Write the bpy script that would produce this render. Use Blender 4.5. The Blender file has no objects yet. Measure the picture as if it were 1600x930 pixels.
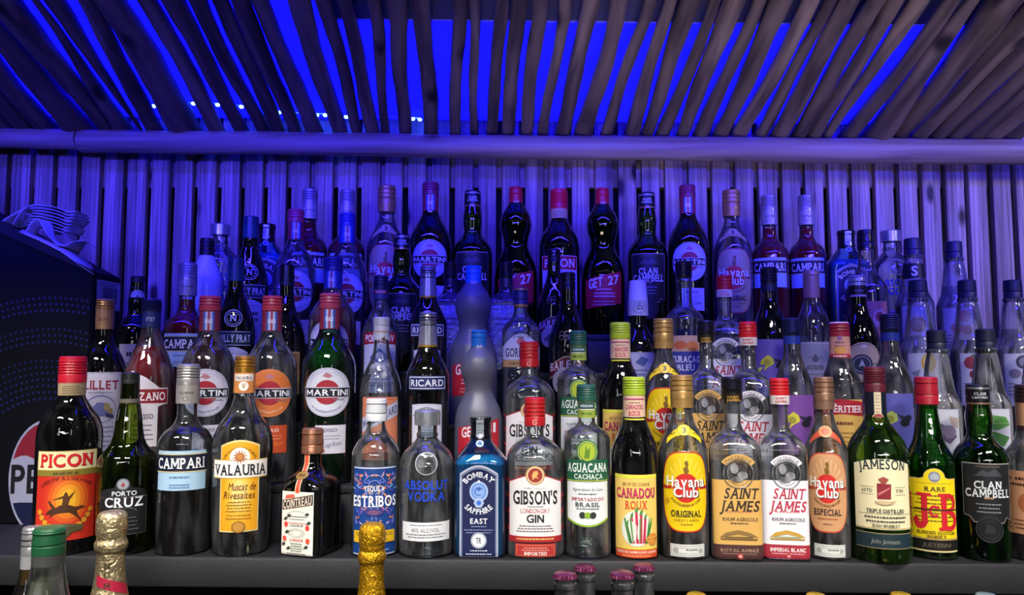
import bpy, bmesh, math, random
from mathutils import Vector, Matrix
from mathutils.geometry import tessellate_polygon

S = bpy.context.scene
C = S.collection
random.seed(7)

# ------------------------------------------------------------------ camera
F, CX, CY = 1200.0, 800.0, 465.0
PITCH = math.radians(4.5)
EYE = 0.2965                                  # eye height above the front shelf
cam_d = bpy.data.cameras.new('camera')
cam_d.sensor_width = 36.0
cam_d.lens = 36.0 * F / 1600.0
cam_d.clip_start = 0.02
cam = bpy.data.objects.new('camera', cam_d)
cam.location = (0, 0, EYE)
cam.rotation_euler = (math.pi / 2 + PITCH, 0, 0)
C.objects.link(cam)
S.camera = cam


def at(px, py, d):
    """World point at depth Y = d seen at photo pixel (px, py)."""
    x = (px - CX) / F
    y = (CY - py) / F
    Y = math.cos(PITCH) - math.sin(PITCH) * y
    Z = math.sin(PITCH) + math.cos(PITCH) * y
    t = d / Y
    return Vector((x * t, d, EYE + Z * t))


def on_plane(px, py, p0, n):
    a = at(px, py, 1.0) - Vector((0, 0, EYE))
    o = Vector((0, 0, EYE))
    return o + a * ((p0 - o).dot(n) / a.dot(n))


# ------------------------------------------------------------------ view, world
S.view_settings.view_transform = 'Standard'
S.view_settings.look = 'None'
S.view_settings.gamma = 1.0
S.view_settings.use_curve_mapping = False
S.view_settings.exposure = 0.0
cy = S.cycles
cy.max_bounces = 16
cy.transparent_max_bounces = 40
cy.transmission_bounces = 12
cy.glossy_bounces = 4
cy.diffuse_bounces = 3
cy.caustics_reflective = False
cy.caustics_refractive = False
cy.sample_clamp_indirect = 6.0
cy.use_denoising = True
w = bpy.data.worlds.new('night')
S.world = w
w.use_nodes = True
w.node_tree.nodes['Background'].inputs[0].default_value = (0.35, 0.35, 0.55, 1)
w.node_tree.nodes['Background'].inputs[1].default_value = 0.035


# ------------------------------------------------------------------ lights
def area(name, loc, target, sx, sy, power, color, spread=180.0):
    l = bpy.data.lights.new(name, 'AREA')
    l.shape = 'RECTANGLE'
    l.size, l.size_y = sx, sy
    l.energy = power
    l.color = color
    l.spread = math.radians(spread)
    o = bpy.data.objects.new(name, l)
    o.location = loc
    d = Vector(target) - Vector(loc)
    o.rotation_euler = d.to_track_quat('-Z', 'Y').to_euler()
    C.objects.link(o)
    return o


def bulb(name, loc, power, color, radius):
    l = bpy.data.lights.new(name, 'POINT')
    l.energy = power
    l.color = color
    l.shadow_soft_size = radius
    o = bpy.data.objects.new(name, l)
    o.location = loc
    C.objects.link(o)
    return o


BLUE = (0.03, 0.018, 1.0)
# blue strip under the roof poles, in front of the bottles, washing the wall
area('blue_strip_light', (0.0, 1.08, 0.93), (0.0, 1.60, 0.45), 2.8, 0.03, 9.0, BLUE, 96)
# unseen blue light, added to wash the wall right up to the log
area('added_blue_light', (-0.1, 0.50, 0.70), (-0.1, 1.70, 0.66), 2.6, 0.04, 6.6, BLUE, 46)
# blue light above the translucent roof sheet
SHEET_POWER = 26.0
# bar lamps: white wash on the lower shelves from above the counter
for k, x in enumerate((-0.95, -0.32, 0.32, 0.95)):
    area('bar_lamp_light', (x, 0.60, 0.95), (x * 0.92, 1.14, -0.06), 0.34, 0.06, 2.2, (1.0, 0.94, 0.87), 58)
# low counter light in front of the bottles
area('counter_light', (0.1, 0.3, 0.36), (0.1, 1.2, -0.10), 1.8, 0.05, 1.25, (1.0, 0.96, 0.92), 56)
# warm light thrown up from the counter onto the roof poles
area('uplight', (0.7, 0.45, 0.05), (0.9, 1.30, 0.93), 1.8, 0.1, 1.6, (1.0, 0.84, 0.66), 46)
# small lamps of the room behind the camera (sparkle on the glass)
for k, (x, y, z) in enumerate([(-1.3, -0.6, 1.35), (-0.8, -1.2, 1.5), (-0.35, -0.5, 1.25), (0.15, -1.0, 1.45), (0.6, -0.5, 1.3), (1.05, -1.1, 1.5), (1.5, -0.5, 1.35), (-1.7, -1.4, 1.1), (1.8, -1.5, 1.1),
                               (-1.0, 0.15, 1.05), (-0.55, 0.1, 1.1), (-0.1, 0.15, 1.05), (0.4, 0.1, 1.1), (0.85, 0.15, 1.05), (1.3, 0.1, 1.1)]):
    bulb('room_lamp_light', (x, y, z), 0.20 if k < 9 else 0.09, (1.0, 0.95, 0.9), 0.014)
# two unseen tall panels added for upright highlights on the glass
for x in (-1.1, 0.9):
    area('added_highlight_panel', (x, -1.3, 0.75), (x * 0.5, 1.2, 0.1), 0.22, 0.8, 2.2, (0.9, 0.97, 1.0), 180)
area('right_lamp_light', (1.6, 0.5, 1.0), (1.2, 1.7, 0.5), 0.2, 0.2, 0.9, (1.0, 0.9, 0.8), 70)


# ------------------------------------------------------------------ materials
def lin(h):
    h = h.lstrip('#')
    v = [int(h[i:i + 2], 16) / 255.0 for i in (0, 2, 4)]
    return tuple((c / 12.92 if c <= 0.04045 else ((c + 0.055) / 1.055) ** 2.4) for c in v) + (1.0,)


MATS = {}


def new_mat(name):
    m = bpy.data.materials.new(name)
    m.use_nodes = True
    nt = m.node_tree
    for n in list(nt.nodes):
        if n.type != 'OUTPUT_MATERIAL':
            nt.nodes.remove(n)
    return m, nt, nt.nodes['Material Output']


def paint(hexc, rough=0.45, metal=0.0, bump=0.0, spec=0.5):
    """Painted, printed, plastic or metal surface with a slight procedural variation."""
    key = ('paint', hexc, rough, metal, bump, spec)
    if key in MATS:
        return MATS[key]
    m, nt, out = new_mat('surface_' + hexc)
    b = nt.nodes.new('ShaderNodeBsdfPrincipled')
    nt.links.new(b.outputs[0], out.inputs[0])
    tc = nt.nodes.new('ShaderNodeTexCoord')
    nz = nt.nodes.new('ShaderNodeTexNoise')
    nz.inputs['Scale'].default_value = 60.0
    nt.links.new(tc.outputs['Object'], nz.inputs['Vector'])
    mr = nt.nodes.new('ShaderNodeMapRange')
    mr.inputs['To Min'].default_value = max(0.02, rough - 0.08)
    mr.inputs['To Max'].default_value = min(1.0, rough + 0.08)
    nt.links.new(nz.outputs[0], mr.inputs[0])
    nt.links.new(mr.outputs[0], b.inputs['Roughness'])
    b.inputs['Base Color'].default_value = lin(hexc)
    b.inputs['Metallic'].default_value = metal
    b.inputs['Specular IOR Level'].default_value = spec
    if bump:
        bp = nt.nodes.new('ShaderNodeBump')
        bp.inputs['Strength'].default_value = bump
        bp.inputs['Distance'].default_value = 0.002
        n2 = nt.nodes.new('ShaderNodeTexNoise')
        n2.inputs['Scale'].default_value = 140.0
        n2.inputs['Detail'].default_value = 3.0
        nt.links.new(tc.outputs['Object'], n2.inputs['Vector'])
        nt.links.new(n2.outputs[0], bp.inputs['Height'])
        nt.links.new(bp.outputs[0], b.inputs['Normal'])
    MATS[key] = m
    return m


def glass(hexc, edge=None, bump=0.16, refl=1.9, haze=None, hazec='#ecedf0'):
    """Thin bottle-glass wall: tinted, reflecting, denser where the wall is seen edge-on."""
    if haze is None:
        haze = 0.034 if min(lin(hexc)[:3]) > 0.5 else 0.004
    key = ('glass', hexc, edge, bump, refl, haze, hazec)
    if key in MATS:
        return MATS[key]
    m, nt, out = new_mat('glass_' + hexc)
    c = lin(hexc)
    e = lin(edge) if edge else tuple([x ** 2.6 * 0.35 for x in c[:3]]) + (1,)
    lw = nt.nodes.new('ShaderNodeLayerWeight')
    lw.inputs[0].default_value = 0.5
    pw = nt.nodes.new('ShaderNodeMath')
    pw.operation = 'POWER'
    pw.inputs[1].default_value = 2.6
    nt.links.new(lw.outputs['Facing'], pw.inputs[0])
    mix = nt.nodes.new('ShaderNodeMix')
    mix.data_type = 'RGBA'
    mix.inputs['A'].default_value = c
    mix.inputs['B'].default_value = e
    nt.links.new(pw.outputs[0], mix.inputs['Factor'])
    tr = nt.nodes.new('ShaderNodeBsdfTransparent')
    nt.links.new(mix.outputs['Result'], tr.inputs[0])
    gl = nt.nodes.new('ShaderNodeBsdfGlossy')
    gl.inputs['Roughness'].default_value = 0.03
    tc = nt.nodes.new('ShaderNodeTexCoord')
    nz = nt.nodes.new('ShaderNodeTexNoise')
    nz.inputs['Scale'].default_value = 45.0
    nt.links.new(tc.outputs['Object'], nz.inputs['Vector'])
    bp = nt.nodes.new('ShaderNodeBump')
    bp.inputs['Strength'].default_value = bump
    bp.inputs['Distance'].default_value = 0.004
    nt.links.new(nz.outputs[0], bp.inputs['Height'])
    nt.links.new(bp.outputs[0], gl.inputs['Normal'])
    fr = nt.nodes.new('ShaderNodeFresnel')
    fr.inputs[0].default_value = 1.5
    nt.links.new(bp.outputs[0], fr.inputs['Normal'])
    mu = nt.nodes.new('ShaderNodeMath')
    mu.operation = 'MULTIPLY'
    mu.use_clamp = True
    mu.inputs[1].default_value = refl
    nt.links.new(fr.outputs[0], mu.inputs[0])
    ms = nt.nodes.new('ShaderNodeMixShader')
    nt.links.new(mu.outputs[0], ms.inputs[0])
    nt.links.new(tr.outputs[0], ms.inputs[1])
    nt.links.new(gl.outputs[0], ms.inputs[2])
    df = nt.nodes.new('ShaderNodeBsdfDiffuse')  # streaky diffuse haze: reflections and light through glass put into the colour
    df.inputs[0].default_value = lin(hazec)
    n3 = nt.nodes.new('ShaderNodeTexNoise')
    n3.inputs['Scale'].default_value = 28.0
    n3.inputs['Detail'].default_value = 5.0
    n3.inputs['Distortion'].default_value = 1.2
    mp = nt.nodes.new('ShaderNodeMapping')
    mp.inputs['Scale'].default_value = (1.9, 1.9, 0.35)
    nt.links.new(tc.outputs['Object'], mp.inputs[0])
    nt.links.new(mp.outputs[0], n3.inputs['Vector'])
    mr = nt.nodes.new('ShaderNodeMapRange')
    mr.inputs['From Min'].default_value = 0.42
    mr.inputs['From Max'].default_value = 0.72
    mr.inputs['To Min'].default_value = haze * 0.4
    mr.inputs['To Max'].default_value = haze * 3.2
    nt.links.new(n3.outputs[0], mr.inputs[0])
    md = nt.nodes.new('ShaderNodeMixShader')
    nt.links.new(mr.outputs[0], md.inputs[0])
    nt.links.new(ms.outputs[0], md.inputs[1])
    nt.links.new(df.outputs[0], md.inputs[2])
    nt.links.new(md.outputs[0], out.inputs[0])
    MATS[key] = m
    return m


def liquid(hexc, dens=0.75):
    """Liquid in the bottle: tinted and clear by dens, cloudy for the rest, with a faint surface gloss."""
    if dens >= 0.9:
        return glass(hexc, None, 0.15, 1.0, 0.004)
    key = ('liquid', hexc, dens)
    if key in MATS:
        return MATS[key]
    m, nt, out = new_mat('liquid_' + hexc)
    c = lin(hexc)
    tp = nt.nodes.new('ShaderNodeBsdfTransparent')
    tp.inputs[0].default_value = tuple(x ** 0.6 for x in c[:3]) + (1,)
    df = nt.nodes.new('ShaderNodeBsdfDiffuse')
    df.inputs[0].default_value = c
    tl = nt.nodes.new('ShaderNodeBsdfTranslucent')
    tl.inputs[0].default_value = c
    a1 = nt.nodes.new('ShaderNodeMixShader')
    a1.inputs[0].default_value = 0.4
    nt.links.new(df.outputs[0], a1.inputs[1])
    nt.links.new(tl.outputs[0], a1.inputs[2])
    tc = nt.nodes.new('ShaderNodeTexCoord')
    nz = nt.nodes.new('ShaderNodeTexNoise')
    nz.inputs['Scale'].default_value = 30.0
    nz.inputs['Distortion'].default_value = 0.8
    nt.links.new(tc.outputs['Object'], nz.inputs['Vector'])
    mr = nt.nodes.new('ShaderNodeMapRange')
    mr.inputs['To Min'].default_value = max(0.0, 1 - dens - 0.1)
    mr.inputs['To Max'].default_value = min(1.0, 1 - dens + 0.1)
    nt.links.new(nz.outputs[0], mr.inputs[0])
    ms = nt.nodes.new('ShaderNodeMixShader')
    nt.links.new(mr.outputs[0], ms.inputs[0])
    nt.links.new(tp.outputs[0], ms.inputs[1])
    nt.links.new(a1.outputs[0], ms.inputs[2])
    nt.links.new(ms.outputs[0], out.inputs[0])
    MATS[key] = m
    return m


def frosted(hexc):
    key = ('frost', hexc)
    if key in MATS:
        return MATS[key]
    m, nt, out = new_mat('frosted_glass_' + hexc)
    d = nt.nodes.new('ShaderNodeBsdfDiffuse')
    d.inputs[0].default_value = lin(hexc)
    t = nt.nodes.new('ShaderNodeBsdfTranslucent')
    t.inputs[0].default_value = lin(hexc)
    g = nt.nodes.new('ShaderNodeBsdfGlossy')
    g.inputs['Roughness'].default_value = 0.38
    tp = nt.nodes.new('ShaderNodeBsdfTransparent')
    tp.inputs[0].default_value = lin(hexc)
    nz = nt.nodes.new('ShaderNodeTexNoise')
    nz.inputs['Scale'].default_value = 900.0
    bp = nt.nodes.new('ShaderNodeBump')
    bp.inputs['Strength'].default_value = 0.15
    bp.inputs['Distance'].default_value = 0.0005
    nt.links.new(nz.outputs[0], bp.inputs['Height'])
    nt.links.new(bp.outputs[0], g.inputs['Normal'])
    m1 = nt.nodes.new('ShaderNodeMixShader')
    m1.inputs[0].default_value = 0.5
    nt.links.new(d.outputs[0], m1.inputs[1])
    nt.links.new(t.outputs[0], m1.inputs[2])
    m2 = nt.nodes.new('ShaderNodeMixShader')
    m2.inputs[0].default_value = 0.45
    nt.links.new(m1.outputs[0], m2.inputs[1])
    nt.links.new(tp.outputs[0], m2.inputs[2])
    m3 = nt.nodes.new('ShaderNodeMixShader')
    m3.inputs[0].default_value = 0.07
    nt.links.new(m2.outputs[0], m3.inputs[1])
    nt.links.new(g.outputs[0], m3.inputs[2])
    nt.links.new(m3.outputs[0], out.inputs[0])
    MATS[key] = m
    return m


def foil(hexc, scale=90.0, strength=0.7):
    key = ('foil', hexc, scale, strength)
    if key in MATS:
        return MATS[key]
    m, nt, out = new_mat('foil_' + hexc)
    b = nt.nodes.new('ShaderNodeBsdfPrincipled')
    b.inputs['Base Color'].default_value = lin(hexc)
    b.inputs['Metallic'].default_value = 0.85
    b.inputs['Roughness'].default_value = 0.34
    tc = nt.nodes.new('ShaderNodeTexCoord')
    v = nt.nodes.new('ShaderNodeTexNoise')
    v.inputs['Scale'].default_value = scale
    v.inputs['Detail'].default_value = 4.0
    v.inputs['Distortion'].default_value = 1.4
    nt.links.new(tc.outputs['Object'], v.inputs['Vector'])
    bp = nt.nodes.new('ShaderNodeBump')
    bp.inputs['Strength'].default_value = strength
    bp.inputs['Distance'].default_value = 0.003
    nt.links.new(v.outputs[0], bp.inputs['Height'])
    nt.links.new(bp.outputs[0], b.inputs['Normal'])
    nt.links.new(b.outputs[0], out.inputs[0])
    MATS[key] = m
    return m


def wood(name, c1, c2, dark, stretch, pitch=None, rough=0.6, knots=True, seed=0.0):
    """Wood with grain along the stretched axis, knots, and a tone per board of width pitch."""
    m, nt, out = new_mat(name)
    N, L = nt.nodes, nt.links
    b = N.new('ShaderNodeBsdfPrincipled')
    b.inputs['Roughness'].default_value = rough
    L.new(b.outputs[0], out.inputs[0])
    tc = N.new('ShaderNodeTexCoord')
    sep = N.new('ShaderNodeSeparateXYZ')
    L.new(tc.outputs['Object'], sep.inputs[0])
    oi = N.new('ShaderNodeObjectInfo')
    wn = N.new('ShaderNodeTexWhiteNoise')
    wn.noise_dimensions = '1D'
    if pitch:
        dv = N.new('ShaderNodeMath'); dv.operation = 'DIVIDE'; dv.inputs[1].default_value = pitch
        L.new(sep.outputs[0], dv.inputs[0])
        fl = N.new('ShaderNodeMath'); fl.operation = 'FLOOR'
        L.new(dv.outputs[0], fl.inputs[0])
        L.new(fl.outputs[0], wn.inputs['W'])
    else:
        L.new(oi.outputs['Random'], wn.inputs['W'])
    off = N.new('ShaderNodeCombineXYZ')
    k = N.new('ShaderNodeMath'); k.operation = 'MULTIPLY'; k.inputs[1].default_value = 13.0
    L.new(wn.outputs['Value'], k.inputs[0])
    for i in range(3):
        L.new(k.outputs[0], off.inputs[i])
    add = N.new('ShaderNodeVectorMath'); add.operation = 'ADD'
    L.new(tc.outputs['Object'], add.inputs[0]); L.new(off.outputs[0], add.inputs[1])
    mp = N.new('ShaderNodeMapping')
    mp.inputs['Scale'].default_value = stretch
    mp.inputs['Location'].default_value = (seed, seed, seed)
    L.new(add.outputs[0], mp.inputs[0])
    g = N.new('ShaderNodeTexNoise')
    g.inputs['Scale'].default_value = 1.0
    g.inputs['Detail'].default_value = 6.0
    g.inputs['Distortion'].default_value = 0.6
    L.new(mp.outputs[0], g.inputs['Vector'])
    cr = N.new('ShaderNodeValToRGB')
    cr.color_ramp.elements[0].position = 0.36
    cr.color_ramp.elements[1].position = 0.62
    cr.color_ramp.elements[0].color = lin(c2)
    cr.color_ramp.elements[1].color = lin(c1)
    L.new(g.outputs[0], cr.inputs[0])
    tone = N.new('ShaderNodeMapRange')
    tone.inputs['To Min'].default_value = 0.62
    tone.inputs['To Max'].default_value = 1.1
    L.new(wn.outputs['Value'], tone.inputs[0])
    mul = N.new('ShaderNodeMix'); mul.data_type = 'RGBA'; mul.blend_type = 'MULTIPLY'
    mul.inputs['Factor'].default_value = 1.0
    L.new(cr.outputs[0], mul.inputs['A']); L.new(tone.outputs[0], mul.inputs['B'])
    last = mul.outputs['Result']
    if knots:
        v = N.new('ShaderNodeTexVoronoi')
        v.inputs['Scale'].default_value = 1.0
        mk = N.new('ShaderNodeMapping')
        ks = [min(12.0, 5.0 + s * 0.1) for s in stretch]
        mk.inputs['Scale'].default_value = ks
        L.new(add.outputs[0], mk.inputs[0]); L.new(mk.outputs[0], v.inputs['Vector'])
        kr = N.new('ShaderNodeValToRGB')
        kr.color_ramp.elements[0].position = 0.07
        kr.color_ramp.elements[0].color = (1, 1, 1, 1)
        kr.color_ramp.elements[1].position = 0.17
        kr.color_ramp.elements[1].color = (0, 0, 0, 1)
        L.new(v.outputs['Distance'], kr.inputs[0])
        mx = N.new('ShaderNodeMix'); mx.data_type = 'RGBA'
        L.new(kr.outputs[0], mx.inputs['Factor'])
        L.new(last, mx.inputs['A']); mx.inputs['B'].default_value = lin(dark)
        last = mx.outputs['Result']
    L.new(last, b.inputs['Base Color'])
    bp = N.new('ShaderNodeBump')
    bp.inputs['Strength'].default_value = 0.35
    bp.inputs['Distance'].default_value = 0.002
    L.new(g.outputs[0], bp.inputs['Height']); L.new(bp.outputs[0], b.inputs['Normal'])
    return m


# ------------------------------------------------------------------ mesh helpers
def link(name, me, parent=None):
    o = bpy.data.objects.new(name, me)
    C.objects.link(o)
    if parent:
        o.parent = parent
    return o


def empty(name, loc):
    o = bpy.data.objects.new(name, None)
    o.location = loc
    o.empty_display_size = 0.02
    C.objects.link(o)
    return o


def tag(o, label=None, cat=None, group=None, kind=None):
    if label: o['label'] = label
    if cat: o['category'] = cat
    if group: o['group'] = group
    if kind: o['kind'] = kind
    return o


def mesh_from(name, verts, faces, mats, idx=None, smooth=True, angle=35):
    me = bpy.data.meshes.new(name)
    me.from_pydata([tuple(v) for v in verts], [], faces)
    for m in mats:
        me.materials.append(m)
    if idx:
        me.polygons.foreach_set('material_index', idx)
    if smooth:
        me.shade_smooth()
        me.set_sharp_from_angle(angle=math.radians(angle))
    me.update()
    return me


def box_bm(bm, x0, x1, y0, y1, z0, z1, bevel=0.0):
    r = bmesh.ops.create_cube(bm, size=1.0)
    vs = r['verts']
    for v in vs:
        v.co = Vector(((x0 + x1) / 2 + v.co.x * (x1 - x0), (y0 + y1) / 2 + v.co.y * (y1 - y0), (z0 + z1) / 2 + v.co.z * (z1 - z0)))
    if bevel:
        es = list({e for v in vs for e in v.link_edges})
        bmesh.ops.bevel(bm, geom=es, offset=bevel, segments=2, affect='EDGES', profile=0.5)


def bm_obj(name, bm, mat, parent=None, smooth=True):
    me = bpy.data.meshes.new(name)
    bm.to_mesh(me)
    bm.free()
    me.materials.append(mat)
    if smooth:
        me.shade_smooth()
        me.set_sharp_from_angle(angle=math.radians(32))
    return link(name, me, parent)


def spline(pts, k=5):
    """Catmull-Rom through (r, z); a doubled point makes a corner."""
    out = []
    n = len(pts)
    for i in range(n - 1):
        p1, p2 = pts[i], pts[i + 1]
        if p1 == p2:
            continue
        p0 = pts[i - 1] if i > 0 else p1
        p3 = pts[i + 2] if i + 2 < n else p2
        kk = 1 if (p0 == p1 and p3 == p2) else k
        for j in range(kk):
            t = j / kk
            q = []
            for a in (0, 1):
                m1 = (p2[a] - p0[a]) * 0.5
                m2 = (p3[a] - p1[a]) * 0.5
                d = p2[a] - p1[a]
                lim = 3 * abs(d)
                m1 = 0 if p0 == p1 and False else max(-lim, min(lim, m1)) if d else 0
                m2 = max(-lim, min(lim, m2)) if d else 0
                h = (2 * t ** 3 - 3 * t ** 2 + 1) * p1[a] + (t ** 3 - 2 * t ** 2 + t) * m1 + (-2 * t ** 3 + 3 * t ** 2) * p2[a] + (t ** 3 - t ** 2) * m2
                q.append(h)
            out.append((max(0.0, q[0]), q[1]))
    out.append(tuple(pts[-1]))
    return out


class Shape:
    """A body of revolution (or rounded-square section) sampled in millimetres, top or bottom first."""

    def __init__(self, prof, n=2.0, nz=None, ry=1.0, k=5):
        self.p = spline(prof, k)
        self.n, self.nz, self.ry = n, nz, ry
        q = sorted([(z, r) for r, z in self.p])
        self.zs = q

    def N(self, z):
        if self.n == 2.0:
            return 2.0
        if not self.nz:
            return self.n
        a, b = self.nz                      # round above b, square below a
        t = max(0.0, min(1.0, (z - a) / (b - a)))
        t = t * t * (3 - 2 * t)
        return self.n * (1 - t) + 2.0 * t

    def RY(self, z):
        if self.ry == 1.0 or not self.nz:
            return self.ry
        a, b = self.nz
        t = max(0.0, min(1.0, (z - a) / (b - a)))
        return self.ry * (1 - t) + t

    def R(self, z):
        best = 0.0
        q = self.zs
        for (r0, z0), (r1, z1) in zip(self.p, self.p[1:]):
            if min(z0, z1) <= z <= max(z0, z1):
                best = max(best, max(r0, r1) if z1 == z0 else r0 + (r1 - r0) * (z - z0) / (z1 - z0))
        return best or q[-1][1]

    def surf(self, u, v, off):
        r = self.R(v)
        n = self.N(v)
        if n < 2.05:
            a = u / max(r, 1.0)
            return ((r + off) * math.sin(a), -(r + off) * math.cos(a), v)
        x = max(-r * 0.999, min(r * 0.999, u))
        y = r * self.RY(v) * (1 - abs(x / r) ** n) ** (1 / n)
        return (x, -(y + off), v)

    def mesh(self, name, mat, seg=36, shrink=0.0, zmin=None, zmax=None):
        p = self.p
        if shrink:
            lo = min(z for r, z in p)
            q = []
            for r, z in p:
                if zmax is not None and z > zmax:
                    continue
                q.append((max(0.0, r - shrink), max(z, lo + shrink * 1.3)))
            if zmax is not None:
                top = max(z for r, z in q)
                rt = max(1.0, self.R(zmax) - shrink)
                if q[0][1] > q[-1][1]:
                    q = [(0.0, zmax), (rt * 0.6, zmax), (rt, zmax)] + q
                else:
                    q = q + [(rt, zmax), (rt * 0.6, zmax), (0.0, zmax)]
            p = q
        verts, rings = [], []
        for r, z in p:
            if r < 1e-4:
                verts.append((0, 0, z * 0.001))
                rings.append([len(verts) - 1])
                continue
            n = self.N(z)
            ry = self.RY(z)
            ring = []
            for j in range(seg):
                a = 2 * math.pi * j / seg
                c, s = math.cos(a), math.sin(a)
                if n > 2.05:
                    x = r * math.copysign(abs(c) ** (2 / n), c)
                    y = r * ry * math.copysign(abs(s) ** (2 / n), s)
                else:
                    x, y = r * c, r * ry * s
                verts.append((x * 0.001, y * 0.001, z * 0.001))
                ring.append(len(verts) - 1)
            rings.append(ring)
        faces = []
        up = p[-1][1] > p[0][1]
        for a, b in zip(rings, rings[1:]):
            if len(a) == 1 and len(b) == 1:
                continue
            for j in range(seg):
                k = (j + 1) % seg
                if len(a) == 1:
                    f = (a[0], b[k], b[j])
                elif len(b) == 1:
                    f = (a[j], a[k], b[0])
                else:
                    f = (a[j], a[k], b[k], b[j])
                faces.append(f if up else tuple(reversed(f)))
        return mesh_from(name, verts, faces, [mat])


# ------------------------------------------------------------------ lettering
GL = {}
SERIF_SKIP_B = set('OCGQSUJ0369856&VWvw,.\'-')
SERIF_SKIP_T = set('OCGQS0369852&A4,.\'-')


BOLD_SHAPES = {
    'M': [(0, 0), (0, .69), (.15, .69), (.36, .33), (.57, .69), (.72, .69), (.72, 0), (.585, 0), (.585, .44), (.405, .14), (.315, .14), (.135, .44), (.135, 0)],
    'N': [(0, 0), (0, .69), (.15, .69), (.485, .24), (.485, .69), (.62, .69), (.62, 0), (.47, 0), (.135, .45), (.135, 0)],
    'W': [(.2, 0), (0, .69), (.145, .69), (.28, .21), (.415, .69), (.555, .69), (.69, .21), (.825, .69), (.97, .69), (.77, 0), (.615, 0), (.485, .46), (.355, 0)],
}


def build_glyphs(chars):
    tmp = []
    for st, off in (('n', 0.0), ('b', 0.022)):
        for ch in chars:
            cu = bpy.data.curves.new('glyph', 'FONT')
            cu.body = ch
            cu.size = 1.0
            cu.resolution_u = 3
            cu.offset = 0.0 if ch in 'MNW' else off
            cu.fill_mode = 'FRONT'
            o = bpy.data.objects.new('glyph', cu)
            C.objects.link(o)
            tmp.append((st, ch, o, cu))
    dg = bpy.context.evaluated_depsgraph_get()
    dg.update()
    for st, ch, o, cu in tmp:
        ev = o.evaluated_get(dg)
        me = ev.to_mesh()
        me.calc_loop_triangles()
        vs = [(v.co.x, v.co.y) for v in me.vertices]
        tr = [tuple(t.vertices) for t in me.loop_triangles]
        tris = [tuple(vs[i] for i in t) for t in tr]
        if tris:
            x0 = min(p[0] for t in tris for p in t)
            x1 = max(p[0] for t in tris for p in t)
            tris = [tuple((p[0] - x0, p[1]) for p in t) for t in tris]
            GL[st, ch] = (tris, x1 - x0)
            if st == 'b' and ch in BOLD_SHAPES:
                q = BOLD_SHAPES[ch]
                GL[st, ch] = ([tuple(q[i] for i in t) for t in tessellate_polygon([[Vector((a, b, 0)) for a, b in q]])], max(a for a, b in q))
        ev.to_mesh_clear()
    for st, ch, o, cu in tmp:
        bpy.data.objects.remove(o)
        bpy.data.curves.remove(cu)
    # a slab-serif cut of the bold letters
    for ch in chars:
        if ('b', ch) not in GL:
            continue
        tris, w = GL['b', ch]
        extra = []
        ys = [p[1] for t in tris for p in t]
        y0, y1 = min(ys), max(ys)
        for y, skip, sgn in ((y0, SERIF_SKIP_B, 1), (y1, SERIF_SKIP_T, -1)):
            if ch in skip or not ch.isalpha():
                continue
            yy = y + sgn * 0.06
            spans = []
            for t in tris:
                xs = []
                for a, b in ((0, 1), (1, 2), (2, 0)):
                    p, q = t[a], t[b]
                    if (p[1] - yy) * (q[1] - yy) < 0:
                        xs.append(p[0] + (q[0] - p[0]) * (yy - p[1]) / (q[1] - p[1]))
                if len(xs) == 2:
                    spans.append([min(xs), max(xs)])
            spans.sort()
            mer = []
            for s in spans:
                if mer and s[0] <= mer[-1][1] + 0.01:
                    mer[-1][1] = max(mer[-1][1], s[1])
                else:
                    mer.append(s)
            if ch == 'M' and sgn == 1:
                mer = [mer[0], mer[-1]]
            if ch == 'N' and sgn == 1:
                mer = mer[:1]
            for a, b in mer:
                if b - a < 0.26:
                    a2, b2 = a - 0.07, b + 0.07
                    ya, yb = sorted((y, y + sgn * 0.055))
                    extra += [((a2, ya), (b2, ya), (b2, yb)), ((a2, ya), (b2, yb), (a2, yb))]
        GL['s', ch] = (tris + extra, w)


build_glyphs("ABCDEFGHIJKLMNOPQRSTUVWXYZabcdefghijklmnopqrstuvwxyz0123456789&%/'.-,\u00c9\u00c8\u00d1\u00c7\u00c0\u00e9\u00e8")


def text_tris(s, st='b'):
    """Triangles of a string, baseline at 0, and its width."""
    shear = 0.25 if st in ('i', 'j') else 0.0
    key = {'i': 'n', 'j': 's'}.get(st, st)
    gap = 0.1 if key == 's' else 0.075
    x, out = 0.0, []
    for ch in s:
        if ch == ' ':
            x += 0.28
            continue
        g = GL.get((key, ch)) or GL.get(('b', ch)) or GL.get(('n', ch))
        if not g:
            continue
        tris, w = g
        out.append((ch, x, w, [tuple((p[0] + x + shear * p[1], p[1]) for p in t) for t in tris]))
        x += w + gap
    return out, x


def split_tri(t, mx, out, depth=0, mv=1e9):
    w = max(p[0] for p in t) - min(p[0] for p in t)
    h = max(p[1] for p in t) - min(p[1] for p in t)
    if (w <= mx and h <= mv) or depth > 12:
        out.append(t)
        return
    kv = (mx / mv) ** 2 if mv < 1e8 else 1e-4
    e = [((t[i][0] - t[(i + 1) % 3][0]) ** 2 + kv * (t[i][1] - t[(i + 1) % 3][1]) ** 2, i) for i in range(3)]
    i = max(e)[1]
    a, b, c = t[i], t[(i + 1) % 3], t[(i + 2) % 3]
    m = ((a[0] + b[0]) / 2, (a[1] + b[1]) / 2)
    split_tri((a, m, c), mx, out, depth + 1, mv)
    split_tri((m, b, c), mx, out, depth + 1, mv)


def poly_tris(pts):
    ids = tessellate_polygon([[Vector((p[0], p[1], 0)) for p in pts]])
    return [tuple(pts[i] for i in t) for t in ids]


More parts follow.
